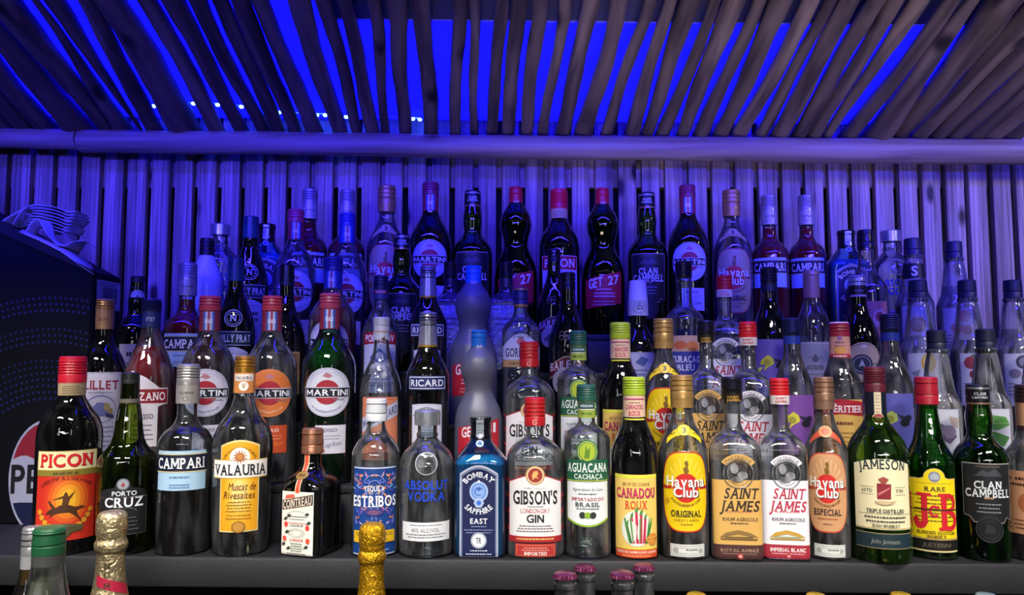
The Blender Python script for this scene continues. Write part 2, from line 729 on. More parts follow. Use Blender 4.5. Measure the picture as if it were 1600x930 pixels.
def ell_pts(cu, cv, ru, rv, n=28, a0=0.0, a1=360.0):
    return [(cu + ru * math.cos(math.radians(a0 + (a1 - a0) * i / n)), cv + rv * math.sin(math.radians(a0 + (a1 - a0) * i / n))) for i in range(n if a1 - a0 >= 360 else n + 1)]


# label items: (kind, triangles, colour); kind 't' lettering, 'g' graphics
def R(u0, u1, v0, v1, c): return ('g', [((u0, v0), (u1, v0), (u1, v1)), ((u0, v0), (u1, v1), (u0, v1))], c)
def E(cu, cv, ru, rv, c, n=28): return ('g', poly_tris(ell_pts(cu, cv, ru, rv, n)), c)
def P(pts, c): return ('g', poly_tris(pts), c)


def RG(cu, cv, ro, ri, c, a0=0, a1=360, ky=1.0):
    o, i = ell_pts(cu, cv, ro, ro * ky, 30, a0, a1), ell_pts(cu, cv, ri, ri * ky, 30, a0, a1)
    tr = []
    m = len(o)
    for k in range(m if a1 - a0 >= 360 else m - 1):
        j = (k + 1) % m
        tr += [(o[k], o[j], i[j]), (o[k], i[j], i[k])]
    return ('g', tr, c)


def FR(u0, u1, v0, v1, t, c):
    """A rectangular outline."""
    tr = []
    for it in (R(u0, u1, v0, v0 + t, c), R(u0, u1, v1 - t, v1, c), R(u0, u0 + t, v0, v1, c), R(u1 - t, u1, v0, v1, c)):
        tr += it[1]
    return ('g', tr, c)


def T(s, cu, cv, w, h, c, st='b', slope=0.0):
    g, tw = text_tris(s, st)
    pts = [p for x in g for t in x[3] for p in t]
    x0, x1 = min(p[0] for p in pts), max(p[0] for p in pts)
    y0, y1 = min(p[1] for p in pts), max(p[1] for p in pts)
    if min(ord(ch) for ch in s if ch != ' ') and not any(ch in 'gpqyjQ,' for ch in s):
        y0 = 0.0
    sx, sy = w / (x1 - x0), h / (y1 - y0)
    tr = [tuple((cu + (p[0] - (x0 + x1) / 2) * sx, cv + (p[1] - (y0 + y1) / 2) * sy + slope * (p[0] - (x0 + x1) / 2) * sx) for p in t) for x in g for t in x[3]]
    return ('t', tr, c)


def A(s, cu, cv, rad, a0, a1, h, c, st='b'):
    """Text along an arc from angle a0 to a1 (degrees, 90 = top)."""
    g, tw = text_tris(s, st)
    top = 0.73
    k = h / top
    tr = []
    for ch, x, wd, tris in g:
        f = (x + wd / 2) / tw
        a = math.radians(a0 + (a1 - a0) * f)
        inward = a1 > a0                           # lower arc reads left to right along the bottom
        span = abs(math.radians(a1 - a0)) * rad / tw
        for t in tris:
            q = []
            for p in t:
                lx = (p[0] - x - wd / 2) * span
                ly = p[1] * k
                if inward:
                    rr = rad - ly
                    b = a + lx / rad
                else:
                    rr = rad + ly
                    b = a - lx / rad
                q.append((cu + rr * math.cos(b), cv + rr * math.sin(b)))
            tr.append(tuple(q))
    return ('t', tr, c)


def ML(cu, v, n, w, dv, c, th=0.8, seed=1):
    """Lines of print too small to read: rows of short dashes."""
    rnd = random.Random(seed + int(cu * 7 + v * 3))
    tr = []
    for i in range(n):
        ww = w * rnd.uniform(0.75, 1.0)
        u = cu - ww / 2
        while u < cu + ww / 2:
            l = min(rnd.uniform(1.8, 5.0), cu + ww / 2 - u)
            a, b = v - i * dv, v - i * dv + th
            tr += [((u, a), (u + l, a), (u + l, b)), ((u, a), (u + l, b), (u, b))]
            u += l + 0.9
    return ('t', tr, c)


def arch_pts(u0, u1, v0, v1, rise, n=14):
    """Rectangle with an arched top (rise) above v1."""
    p = [(u0, v0), (u1, v0), (u1, v1)]
    for i in range(1, n):
        f = i / n
        p.append((u1 + (u0 - u1) * f, v1 + rise * math.sin(math.pi * f)))
    p.append((u0, v1))
    return p


def wrap(shape, tris, off):
    vs, fs, seen = [], [], {}
    mx, mv = 40.0, 1e9
    if hasattr(shape, 'R'):
        zs = [p[1] for t in tris for p in t]
        z0, z1 = min(zs), max(zs)
        rr = [shape.R(z0 + (z1 - z0) * i / 8) for i in range(9)]
        if max(rr) - min(rr) > 0.4 and z1 - z0 > 3:
            mv = 3.0
        mx = 2.8 if shape.N((z0 + z1) / 2) < 3.0 else 2.2
    for t in tris:
        sub = []
        split_tri(t, mx, sub, 0, mv)
        for s in sub:
            a = (s[1][0] - s[0][0]) * (s[2][1] - s[0][1]) - (s[2][0] - s[0][0]) * (s[1][1] - s[0][1])
            if abs(a) < 1e-9:
                continue
            if a < 0:
                s = (s[0], s[2], s[1])
            f = []
            for p in s:
                k = (round(p[0], 3), round(p[1], 3))
                if k not in seen:
                    seen[k] = len(vs)
                    x, y, z = shape.surf(p[0], p[1], off)
                    vs.append((x * 0.001, y * 0.001, z * 0.001))
                f.append(seen[k])
            if len(set(f)) == 3:
                fs.append(tuple(f))
    return vs, fs


def items_mesh(name, shape, items, off0, rough=0.5, metal=0.0):
    """One mesh for a list of label items, each printed a little above the last."""
    V, Fc, idx, mats, mi = [], [], [], [], {}
    for n, (off, (k, tris, c)) in enumerate(items):
        vs, fs = wrap(shape, tris, off0 + off)
        b = len(V)
        V += vs
        Fc += [tuple(i + b for i in f) for f in fs]
        if c not in mi:
            mi[c] = len(mats)
            mats.append(c if not isinstance(c, str) else paint(c, rough, metal))
        idx += [mi[c]] * len(fs)
    return mesh_from(name, V, Fc, mats, idx, True, 60)


def label_parts(shape, lab, out):
    """lab: dict(base=item or None, items=[...], name=, off=): label, then its graphics and lettering."""
    off = lab.get('off', 0.35)
    name = lab.get('name', 'label')
    rough = lab.get('rough', 0.5)
    metal = lab.get('metal', 0.0)
    base = lab.get('base')
    par = None
    if base:
        out.append((name, items_mesh(name, shape, [(0.0, base)], off, rough, metal), None))
        par = len(out) - 1
    g, t = [], []
    its = lab.get('items', [])
    st = min(0.1, 1.0 / max(1, len(its)))
    for n, it in enumerate(its):
        (t if it[0] == 't' else g).append((0.12 + st * n, it))
    if g:
        out.append(('print', items_mesh('print', shape, g, off, rough, metal), par))
    if t:
        out.append(('lettering', items_mesh('lettering', shape, t, off, rough), par))

# ------------------------------------------------------------------ bottle kinds (millimetres, base at z = 0)
def dup(*pts):
    """Profile points; a point given as (r, z, 1) is a sharp corner."""
    o = []
    for p in pts:
        o.append((float(p[0]), float(p[1])))
        if len(p) > 2:
            o.append((float(p[0]), float(p[1])))
    return o


def cap_screw(r, z0, z1, rings=5, top=None):
    top = r - 0.6 if top is None else top
    h = z1 - z0
    p = [(r - 3, z0, 1), (r, z0, 1), (r, z0 + h * 0.3, 1)]
    for i in range(rings):
        z = z0 + h * (0.32 + 0.42 * i / max(1, rings - 1))
        p += [(r - 1.0, z + 0.8, 1), (r + 0.2, z + 2.0, 1), (r + 0.2, z + h * 0.05 + 1.2, 1)]
    p += [(top, z0 + h * 0.82 + 1.5, 1), (top, z1 - 2.0, 1), (top - 1.6, z1, 1), (0, z1)]
    p = sorted(p[:-1], key=lambda q: q[1]) + [p[-1]]
    return Shape(dup(*p))


def cap_plain(r, z0, z1, r1=None):
    r1 = r if r1 is None else r1
    return Shape(dup((r - 3, z0, 1), (r, z0, 1), (r1, z1 - 1.8, 1), (r1 - 1.6, z1, 1), (0, z1)))


def cap_knurl(r, z0, z1):
    p = [(r - 3, z0, 1), (r - 0.5, z0, 1), (r - 0.5, z0 + 4, 1), (r, z0 + 5, 1)]
    n = 6
    for i in range(n):
        z = z0 + 6 + (z1 - z0 - 9) * i / n
        d = (z1 - z0 - 9) / n
        p += [(r, z, 1), (r + 0.4, z + d * 0.4, 1), (r - 0.6, z + d * 0.8, 1)]
    p += [(r, z1 - 2.5, 1), (r - 1.8, z1, 1), (0, z1)]
    return Shape(dup(*p))


def sleeve(r0, z0, r1, z1):
    return Shape(dup((r0 - 2, z0, 1), (r0, z0, 1), (r1, z1, 1), (r1 - 2, z1)), k=3)


def flat_base(r):
    return [(0, 2.5), (r * 0.72, 1.2), (r - 3.5, 0), (r - 1.0, 1.2), (r, 5)]


CLEAR = '#eef4f4'


def k_picon(front=True):
    H = 304
    s = Shape(dup(*flat_base(46), (46, 60), (46, 120), (46, 170), (44.5, 190), (39, 207), (29, 222), (20.5, 237), (17.5, 252), (17, 290)))
    cap = cap_screw(20, 262, H, 5)
    sl = sleeve(19.2, 242, 19.6, 262)
    b = dict(H=H, shape=s, glass=glass('#3a2418', '#0a0503'), liq=(liquid('#1c0a06', 0.35), 225),
             lathes=[('cap', cap, paint('#c81c30', 0.32)), ('neck_band', sl, paint('#b9a27c', 0.6))],
             labels=[(sl, dict(base=None, items=[ML(0, 256, 4, 30, 3.6, '#6a5236', 1.1)], name='neck_print'))])
    if front:
        it = [R(-45, 45, 126, 129, '#8d7a34')]
        cols = ['#d23a1e', '#dc5a1c', '#e67a1c', '#ee9a22', '#f3b32c']
        for i, c in enumerate(cols):
            it.append(E(4, 84, 34 - 6 * i, 42 - 6.5 * i, c))
        it += [R(-45, 45, 120, 129, '#8a7a30'), FR(-45, 45, 129, 158, 1.0, '#d8c070'),
               T('PICON', 0, 143.5, 78, 20, '#a3161d', 's'), T('PICON', -0.7, 144.2, 77, 19, '#d22026', 's'),
               T('BI\u00c8RE', 0, 124.3, 34, 4.5, '#4a3c14', 'b'),
               A('AP\u00c9RITIF \u00c0 L\'ORANGE', 0, 58, 56, 128, 52, 5, '#7a2410', 'b'),
               # rider on a leaping horse
               P([(-26, 62), (-20, 70), (-12, 72), (-6, 76), (4, 76), (14, 72), (24, 73), (30, 68), (25, 70), (16, 66), (18, 58), (26, 48), (20, 52), (12, 60), (6, 64), (-6, 64), (-14, 62), (-22, 56), (-17, 63), (-24, 66)], '#4a2a12'),
               P([(-12, 72), (-20, 82), (-24, 84), (-20, 76), (-16, 70)], '#4a2a12'),
               P([(-4, 76), (-3, 86), (-18, 84), (-2, 90), (0, 96), (3, 93), (4, 88), (14, 98), (6, 84), (4, 75)], '#5a3414'),
               RG(0, 82, 40, 36, '#3a4018', 205, 250, 1.1), RG(0, 82, 40, 36, '#3a4018', 290, 335, 1.1)]
        for a in (200, 213, 226, 239, 301, 314, 327, 340):
            it.append(E(38 * math.cos(math.radians(a)), 80 + 41 * math.sin(math.radians(a)), 4.2, 4.2, '#e8962a', 12))
        it += [P([(-26, 44), (0, 48), (26, 44), (24, 36), (0, 32), (-24, 36)], '#5a5636'), ML(0, 40, 2, 40, 3.4, '#26240f', 1.2),
               P([(-12, 36), (0, 33), (12, 36), (6, 28), (-6, 28)], '#4a4a2c')]
        b['labels'].append((s, dict(base=R(-45, 45, 22, 158, '#cf2f20'), items=[R(-45, 45, 129, 158, '#efe6b0')] + it)))
    else:
        b['labels'].append((s, dict(base=R(-44, 44, 60, 160, '#cfc8d8'), items=[R(-44, 44, 130, 160, '#b02030'), FR(-44, 44, 130, 160, 1.2, '#e0d0d0'),
                           T('PICON', 0, 145, 74, 17, '#e8e0e8', 's'), ML(0, 118, 6, 60, 8, '#40304c', 2), RG(0, 88, 20, 18, '#a03038')])))
    return b


def k_cruz():
    H = 280
    s = Shape(dup(*flat_base(41), (41.5, 40), (42, 110), (42, 132), (40, 146), (32, 157), (25, 168), (21, 185), (19, 205), (16.5, 222), (14, 236), (13.5, 262)))
    cap = cap_plain(13.5, 238, H, 13)
    return dict(H=H, shape=s, glass=glass('#a4b45c', '#20280a', 0.16, 1.9, 0.009, '#7c9c2c'), liq=(liquid('#0a0804', 0.3), 125),
                lathes=[('cap', cap, paint('#17191c', 0.42)), ('neck_band', sleeve(14.6, 229, 14.4, 238), paint('#6a6458', 0.4))],
                labels=[(cap, dict(base=None, items=[T('porto', 0, 266, 15, 5, '#4a4e54', 'b')], name='cap_print')),
                        (s, dict(base=P([(-36, 30), (36, 30), (36, 88), (30, 98), (24, 101), (12, 103), (8, 112), (-8, 112), (-12, 103), (-24, 101), (-36, 97)], '#1b1a1d'),
                                 items=[E(0, 108, 9, 9, '#70747c', 20), E(0, 108, 7, 7, '#9aa2aa', 20), P([(-3, 106), (0, 112), (3, 106), (0, 103)], '#a04048'),
                                        T('PORTO', 2, 94, 34, 7, '#dfe3e6', 'b'), T('CRUZ', 2, 81, 55, 15, '#f2f4f4', 's'),
                                        RG(2, 66, 18, 17, '#8a8e90', 0, 180, 0.35), ML(0, 56, 4, 48, 6, '#6c6c70', 1.4), FR(-35, 35, 31, 88, 0.7, '#5c5c60')]))])


def k_campari(lev=105):
    H = 291
    s = Shape(dup(*flat_base(39), (39.5, 40), (40, 110), (40, 160), (38.5, 172), (32, 184), (22, 193), (16, 204), (14.5, 220), (14.2, 276)))
    cap = cap_screw(17, 258, H, 4)
    sl = sleeve(17, 229, 17, 258)
    return dict(H=H, shape=s, glass=glass(CLEAR, '#59616a', 0.16, 1.9, 0.014), liq=(liquid('#c80c20' if lev > 120 else '#1a0508', 0.55 if lev > 120 else 0.25), lev),
                lathes=[('cap', cap, paint('#a9a6a6', 0.3, 0.6)), ('neck_sleeve', sl, paint('#b3aea9', 0.38, 0.4))],
                labels=[(sl, dict(base=None, items=[T('CAMPARI', 2, 246, 22, 3.6, '#6a5a58', 's'), RG(0, 237, 4, 3.2, '#7a6c68')], name='sleeve_print')),
                        (s, dict(base=R(-39.5, 39.5, 98, 158, '#a9cbe4'), items=[R(-41, 41, 127, 152, '#141b33'), R(-41, 41, 152, 153.5, '#d8c890'), R(-41, 41, 125.5, 127, '#d8c890'),
                                 T('CAMPARI', 0, 139.5, 74, 16, '#f0f0ee', 's'), ML(0, 117, 1, 30, 3, '#5f86ae', 2.4), ML(0, 106, 2, 36, 4, '#5f86ae', 1.6)]))])


def k_valauria():
    H = 306
    s = Shape(dup(*flat_base(41), (43, 40), (45, 110), (46, 150), (45, 175), (39, 193), (30, 206), (22, 219), (17, 234), (15, 248), (14.5, 292)))
    cap = cap_screw(16, 279, H, 3)
    sl = sleeve(16.4, 247, 16.0, 279)
    it = [P(arch_pts(-28, 28, 39, 166, 8), '#e7a31c')]
    for i, c in enumerate(('#ebae2a', '#efba3c', '#f2c858', '#f4d680')):
        it.append(E(0, 96, 22 - 4 * i, 50 - 10 * i, c))
    it += [A('VIN DOUX NATUREL', 0, 138, 24, 160, 20, 4.0, '#7a4a12', 'b'), E(0, 150, 15, 15, '#f4efe2'), R(-45, 45, 119, 146, '#f3efe6'), R(-45, 45, 118, 119.4, '#c79a3c'), R(-45, 45, 145.6, 146.6, '#c79a3c')]
    for k in range(12):
        a = math.radians(30 * k + 10)
        q = math.radians(12)
        it.append(P([(4 * math.cos(a - q * 2), 151 + 4 * math.sin(a - q * 2)), (11.5 * math.cos(a), 151 + 11.5 * math.sin(a)), (4 * math.cos(a + q * 2), 151 + 4 * math.sin(a + q * 2))], '#a85a28'))
    it += [E(0, 151, 4.6, 4.6, '#c98440', 16), T('VALAURIA', 0, 131.5, 82, 16, '#20242c', 's'),
           T('Muscat de', 4, 106, 40, 11, '#6e2c16', 'i'), T('Rivesaltes', 0, 93, 46, 11, '#6e2c16', 'i'), ML(0, 82, 4, 38, 4.6, '#8a5a1c', 1.2), ML(0, 62, 2, 40, 5, '#b07018', 1.4),
           E(0, 45, 10, 9, '#9a6a24', 20), E(0, 45, 7.5, 6.8, '#c08c3c', 20)]
    return dict(H=H, shape=s, glass=glass(CLEAR, '#6a7076', 0.3, 1.9, 0.02), liq=(liquid('#d8d4c0', 0.97), 196),
                lathes=[('cap', cap, paint('#c08a34', 0.3, 0.75)), ('neck_sleeve', sl, paint('#d88a4a', 0.45))],
                labels=[(sl, dict(base=R(-16, 16, 266, 277, '#e8dcd0'), items=[T('VALAURIA', 0, 271, 26, 4.4, '#4a4a70', 's'), E(0, 258, 9, 8, '#f0e8e0', 18), RG(0, 258, 9, 7.6, '#c87a2a'), T('V', 0, 258, 6, 8, '#9a6a2a', 's')], name='neck_label')),
                        (s, dict(base=P(arch_pts(-30, 30, 37, 168, 8.5), '#dcc98e'), items=it))])


def k_cointreau():
    H = 196
    s = Shape(dup((0, 2), (34, 0), (37, 2), (38, 7), (38, 40), (38, 98), (37, 108), (31, 119), (22, 128), (16, 138), (14.5, 150), (14, 185)), n=5.0, nz=(96, 132))
    cap = cap_screw(17, 156, H, 2)
    it = [P([(-27, 70), (27, 80), (27, 97), (-27, 86)], '#8a6a50'), P([(-27, 71.5), (27, 81.5), (27, 95.5), (-27, 84.5)], '#2a211e'),
          T('COINTREAU', 0, 83.5, 51, 12.5, '#e6d8c4', 's', 0.185), P([(-22, 88), (-4, 91), (-6, 96), (-20, 94)], '#d8604a'),
          RG(0, 60, 20, 19.2, '#3a3836', 20, 160, 0.5), R(-18, 18, 61, 61.8, '#3a3836'), R(-14, 14, 57, 57.6, '#3a3836'), R(-18, 18, 51, 51.8, '#c8503e'),
          T('LIQUEUR', 0, 47.5, 24, 4.2, '#6a6460', 'b'), RG(0, 36, 14, 13.3, '#4a4844', 0, 360, 0.5), RG(0, 36, 10, 9.4, '#4a4844', 0, 360, 0.5),
          T('L\'UNIQUE', 0, 25, 24, 4.6, '#d0402e', 's'), ML(0, 19, 4, 24, 3.6, '#2c5a40', 1.3), ML(0, 4, 1, 40, 3, '#4a4a46', 1.4)]
    for u, v, c in ((-19, 49, '#d8483a'), (19, 45, '#d8483a'), (-21, 27, '#e0503c'), (20, 25, '#e0503c')):
        it.append(E(u, v, 3.6, 4.4, c, 12))
    for u, v, r in ((-20, 58, 0), (18, 66, 0), (-17, 38, 0), (-14, 63, 0), (21, 53, 0), (-23, 19, 0), (17, 16, 0), (-14, 13, 0)):
        it.append(P([(u - 4, v - 2), (u, v + 2.6), (u + 4.4, v + 1), (u + 1, v - 2.6)], '#33382f'))
    return dict(H=H, shape=s, glass=glass('#6a3a1c', '#120603'), liq=(liquid('#1e0b05', 0.4), 112),
                lathes=[('cap', cap, paint('#b07a60', 0.3, 0.7))],
                labels=[(s, dict(base=R(-4.5, 4.5, 98, 156, '#e8c8a0'), items=[R(-3, 3, 98, 156, '#d84a34')], name='ribbon', off=0.5)),
                        (s, dict(base=E(0, 124, 11, 6, '#8a6a2c', 22), items=[RG(0, 124, 11, 10, '#3a2a10', 0, 360, 0.55), T('1849', 0, 124, 11, 4, '#2a1c0a', 's')], name='seal', off=1.2)),
                        (s, dict(base=R(-28, 28, 2, 100, '#e9e4d8'), items=it))])


def k_estribos():
    H = 240
    s = Shape(dup(*flat_base(36.5), (37, 40), (37, 130), (37, 148), (35, 160), (28, 173), (19, 184), (14.5, 196), (13, 206), (13, 232)))
    cap = cap_screw(16.5, 205, H, 2)
    it = [R(-36, 36, 134, 136, '#c8ccd4'), R(-36, 36, 3, 5, '#c8ccd4')]
    rnd = random.Random(5)
    cols = ['#5c6ec8', '#7a86d0', '#d07a50', '#c85a78', '#3a4ab0', '#8fa4d8', '#d8a070', '#4c52b8']
    for k in range(70):
        u = rnd.uniform(3, 33)
        v = rnd.uniform(50, 126)
        a = rnd.uniform(0, 3.14)
        l, t = rnd.uniform(3, 8), rnd.uniform(0.8, 1.8)
        c = cols[k % len(cols)]
        for sg in (-1, 1):
            pts = [(sg * (u + l * math.cos(a)), v + l * math.sin(a)), (sg * (u - t * math.sin(a)), v + t * math.cos(a)),
                   (sg * (u - l * math.cos(a) * 0.6), v - l * math.sin(a) * 0.6), (sg * (u + t * math.sin(a)), v - t * math.cos(a))]
            it.append(P(pts, c))
    it += [RG(0, 110, 16, 14.6, '#7c90d8', 20, 160), RG(0, 108, 9, 7.8, '#7c90d8', 0, 180), E(-2.6, 124, 2, 1.4, '#e09070', 10), E(2.6, 124, 2, 1.4, '#e09070', 10),
           E(0, 68, 14, 5.5, '#3c3880', 20), E(0, 68, 10, 3.2, '#8a5868', 16),
           T('TEQUILA', 0, 103, 30, 9.5, '#dfe4ee', 's'), T('ESTRIBOS', 0, 85, 70, 16.5, '#f2f4f6', 's'),
           R(-33, 33, 22, 40, '#e2b21a'), T('TEQUILA BLANCO', 0, 34, 58, 6, '#2a2410', 's'), ML(0, 25, 1, 50, 4, '#4a3c10', 2), ML(0, 10, 1, 60, 4, '#9ab0d8', 1.6)]
    return dict(H=H, shape=s, glass=glass(CLEAR, '#5c646c'), liq=(liquid('#e8eef0', 1.0), 150),
                lathes=[('cap', cap, paint('#d4d6da', 0.4))],
                labels=[(s, dict(base=R(-37, 37, 2, 137, '#143f86'), items=it))])


def k_absolut():
    H = 221
    s = Shape(dup((0, 8), (30, 5), (38, 1), (41, 3), (42, 9), (42.5, 60), (42.5, 128), (41, 142), (35, 156), (25, 167), (17.5, 175), (15, 183), (15, 216)))
    cap = cap_plain(20, 198, H)
    return dict(H=H, shape=s, glass=glass('#e6eef0', '#4c565e', 0.25), liq=(liquid('#eef4f6', 1.0), 92),
                lathes=[('cap', cap, paint('#b8bcc4', 0.28, 0.75)), ('neck_ring', sleeve(16.6, 180, 16.4, 186), glass('#c8d2d8', '#606870'))],
                labels=[(s, dict(base=None, items=[E(0, 142, 17, 16, glass('#dde3e8', '#707a84', 0.8, 1.6, 0.08)), RG(0, 142, 17, 15.5, '#a0a8b4')], name='medallion')),
                        (s, dict(base=None, items=[T('ABSOLUT', 0, 110, 72, 14, '#1f45d0', 'b'), T('VODKA', 0, 93, 58, 14, '#1f45d0', 'b')], name='print')),
                        (s, dict(base=R(-40, 40, 26, 54, '#e4e6e8'), items=[ML(0, 49, 1, 58, 3, '#50545c', 1.3), T('40% ALC/VOL.', 0, 42, 44, 6, '#3a3e46', 'n'), ML(0, 35, 2, 68, 4, '#50545c', 1.4)]))])


def k_bombay(east=True):
    H = 209
    s = Shape(dup((0, 4), (33, 2), (38, 0), (40, 4), (40.5, 10), (40.5, 60), (40.5, 135), (40, 142), (34, 151), (25, 163), (18.5, 171), (16, 180), (15.5, 200)), n=5.0, nz=(120, 172), ry=0.82)
    cap = Shape(dup((14, 176, 1), (17, 176, 1), (16.6, 182, 1), (16.0, 183, 1), (16.4, 200, 1), (17.4, 201, 1), (17.4, 207, 1), (16, H, 1), (0, H)))
    navy = '#141c4c'
    it = [P(arch_pts(-25, 25, 2, 122, 11), navy), A('BOMBAY', 0, 98, 22.5, 146, 34, 8.5, '#e8ecf2', 's'),
          E(0, 99, 13, 14, '#6f93d2', 24), RG(0, 99, 14, 12, '#a8c2ea', 0, 360, 1.1), E(0, 99, 8, 10, '#86a8e0', 20), RG(0, 99, 6.5, 5, '#3c5cae', 30, 300), E(0, 103, 3, 3, '#3c5cae', 10), E(0, 82, 8, 8, '#a9bbd8', 6), E(0, 82, 4, 4, '#3c6cd0', 6),
          P([(-4, 112), (0, 117), (4, 112)], '#cfd8ea'), A('SAPPHIRE', 0, 94, 29, 220, 320, 8.5, '#e8ecf2', 's'),
          T('EAST', 0, 55, 26, 8, '#f0f2f6', 's'), ML(0, 46, 1, 30, 3, '#8f9cc8', 1.2), ML(0, 41, 2, 44, 4, '#8f9cc8', 1.2),
          RG(0, 26, 12, 9.6, '#a8aeb8'), E(0, 26, 9.6, 9.6, '#dfe4ea'), T('TR', 0, 26, 8, 8, '#24283c', 's'), ML(0, 10, 1, 34, 3, '#c8d0e4', 1.6), ML(0, 5, 1, 46, 3, '#c8d0e4', 1.6)]
    return dict(H=H, shape=s, glass=glass('#b0e4f8', '#0a78b4'), liq=(liquid('#34b4ea', 0.25), 150),
                lathes=[('stopper', cap, paint('#0d1016', 0.22))],
                labels=[(cap, dict(base=P([(-6, 180), (0, 176.5), (6, 180), (6, 206), (-6, 206)], '#b4bcc8'), items=[ML(0, 200, 4, 7, 5, '#5a6270', 1)], name='strip', metal=0.5, rough=0.3)),
                        (s, dict(base=E(0, 170, 6, 5, '#9fc0dc', 16), items=[E(0, 170, 3.4, 3, '#3c5c9a', 12)], name='seal', off=0.8)),
                        (s, dict(base=P(arch_pts(-29, 29, 1, 126, 13), '#b9c2d6'), items=[P(arch_pts(-27.3, 27.3, 1, 124, 12), '#76829e')] + it))])


def k_gibsons():
    H = 243
    s = Shape(dup((0, 5), (34, 3), (41, 0), (43.5, 4), (44, 10), (44, 60), (44, 135), (42.5, 152), (36, 165), (26, 174), (17, 180), (13.5, 187), (13, 230)), n=2.6, nz=(140, 180), ry=0.86)
    cap = cap_screw(16.5, 199, H, 4)
    st = []
    for k in range(7):
        v = 40 + k * 12
        for sg in (-1, 1):
            st.append(P([(sg * 38, v), (sg * 43.4, v + 5), (sg * 43.4, v + 10), (sg * 38, v + 5)], ('#a02024', '#22201f')[k % 2]))
    it = [P(arch_pts(-38.5, 38.5, 34, 115, 11), '#e7e3e2'), R(-38.5, 38.5, 36, 41, '#e7e3e2'), RG(0, 78, 30, 29.4, '#e8e6e6'),
          R(-38.5, 38.5, 25, 34, '#a5262a'), ML(0, 29, 1, 66, 3, '#e0b868', 2.2),
          E(0, 126, 14.5, 14.5, '#b58a44', 24), E(0, 126, 12.8, 12.8, '#e2cfae', 24), E(0, 126, 11, 11, '#9c3226', 22),
          P([(-4, 119), (-5, 126), (-2, 132), (3, 133), (5, 128), (2, 126), (5, 120), (1, 123)], '#e2b06c'),
          T('FINEST QUALITY', 0, 106, 34, 3, '#a89c98', 'n'), T('GIBSON\'S', 0, 93, 66, 21, '#1f2024', 's'), R(-12, 12, 78.4, 79.2, '#3a3a3a'), T('LONDON DRY', 0, 72.5, 44, 6.5, '#b03a40', 'n'), T('GIN', 0, 61, 26, 12, '#1f2024', 'b'), ML(0, 49, 3, 56, 4, '#5a5458', 1.4)]
    return dict(H=H, shape=s, glass=glass(CLEAR, '#59626a', 0.35), liq=(liquid('#eef2f2', 1.0), 150),
                lathes=[('cap', cap, paint('#b41c24', 0.3))],
                labels=[(cap, dict(base=None, items=[T('G', 0, 205, 7, 9, '#e8b0a8', 'i')], name='cap_print')),
                        (s, dict(base=None, items=[A('GIBSON\'S', 0, 128, 30, 145, 35, 9, glass('#b8c0c6', '#5a626a', 0.8))], name='embossing')),
                        (s, dict(base=P(arch_pts(-39.5, 39.5, 25, 116, 12), '#a5262a'), items=st + it)),
                        (s, dict(base=R(-30, 30, 3, 23, '#b03034'), items=[FR(-28, 28, 5, 21, 0.7, '#d88a50'), ML(0, 16, 2, 44, 3.4, '#e0a080', 1.3), T('IMPORTED', 0, 8.4, 34, 5, '#f0e4d8', 's')], name='lower_label'))])


def k_aguacana():
    H = 264
    s = Shape(dup((0, 5), (28, 3), (34, 0), (36.5, 4), (37, 10), (37, 60), (37, 172), (36, 182), (30, 191), (20, 197), (14.5, 203), (13.3, 212), (13, 250)))
    cap = cap_screw(15.6, 238, H, 4)
    sl = sleeve(14.6, 212, 14.2, 238)
    g = '#1e5c40'
    it = [R(-36.5, 36.5, 118, 150, g), R(-36.5, 36.5, 117, 118.4, '#c0cc50'), T('AGUACANA', 0, 138, 68, 13.5, '#eef2ea', 's'), T('CACHA\u00c7A', 2, 124.5, 46, 7.5, '#e4ecdf', 's'),
          T('Aguardente de Cana', 0, 104, 48, 6, '#4c5650', 'i'), ML(0, 97, 1, 30, 3, '#3c443f', 1.5), T('IMPORTADO DO', 0, 90, 52, 5, '#b0525a', 's'), T('BRASIL', 0, 82, 38, 6.5, '#44504a', 's'),
          ML(0, 75, 1, 40, 3, '#5a625c', 1.4), E(-8, 66, 5, 5, '#2c3430', 14), E(0, 66, 5, 5, '#8ab02c', 14), E(8, 66, 5, 5, '#2c3430', 14)]
    low = [(-36.5, 116)] + [(-36.5 + 73 * i / 14, 58 - 10 * math.sin(math.pi * i / 14)) for i in range(15)] + [(36.5, 116)]
    low2 = [(-35.5, 116)] + [(-35.5 + 71 * i / 14, 61 - 10 * math.sin(math.pi * i / 14)) for i in range(15)] + [(35.5, 116)]
    return dict(H=H, shape=s, glass=glass('#eaf2ee', '#5a6664', 0.3), liq=(liquid('#eef2f0', 1.0), 140),
                lathes=[('cap', cap, paint('#24584c', 0.4)), ('neck_sleeve', sl, paint('#9cb048', 0.45))],
                labels=[(sl, dict(base=R(-14.5, 14.5, 226, 236, '#24505a'), items=[T('AGUACANA', 0, 231, 22, 3.6, '#dfe8e4', 's'), R(-14.5, 14.5, 224.4, 226, '#e0e4c0'), T('BRASIL', 0, 219, 17, 3.4, '#3c5a20', 'b')], name='neck_label')),
                        (s, dict(base=P(low, '#8fb43c'), items=[P(low2, '#e6e9ea')] + it)),
                        (s, dict(base=E(0, 162, 17, 18.5, '#2c6a3c', 26), items=[RG(0, 162, 15, 14, '#c8d884', 0, 360, 1.08), E(0, 162, 12.5, 14, '#a8bc34', 22), P([(-5, 152), (-2, 172), (1, 164), (5, 170), (3, 152)], '#5c8420')], name='emblem_label'))])


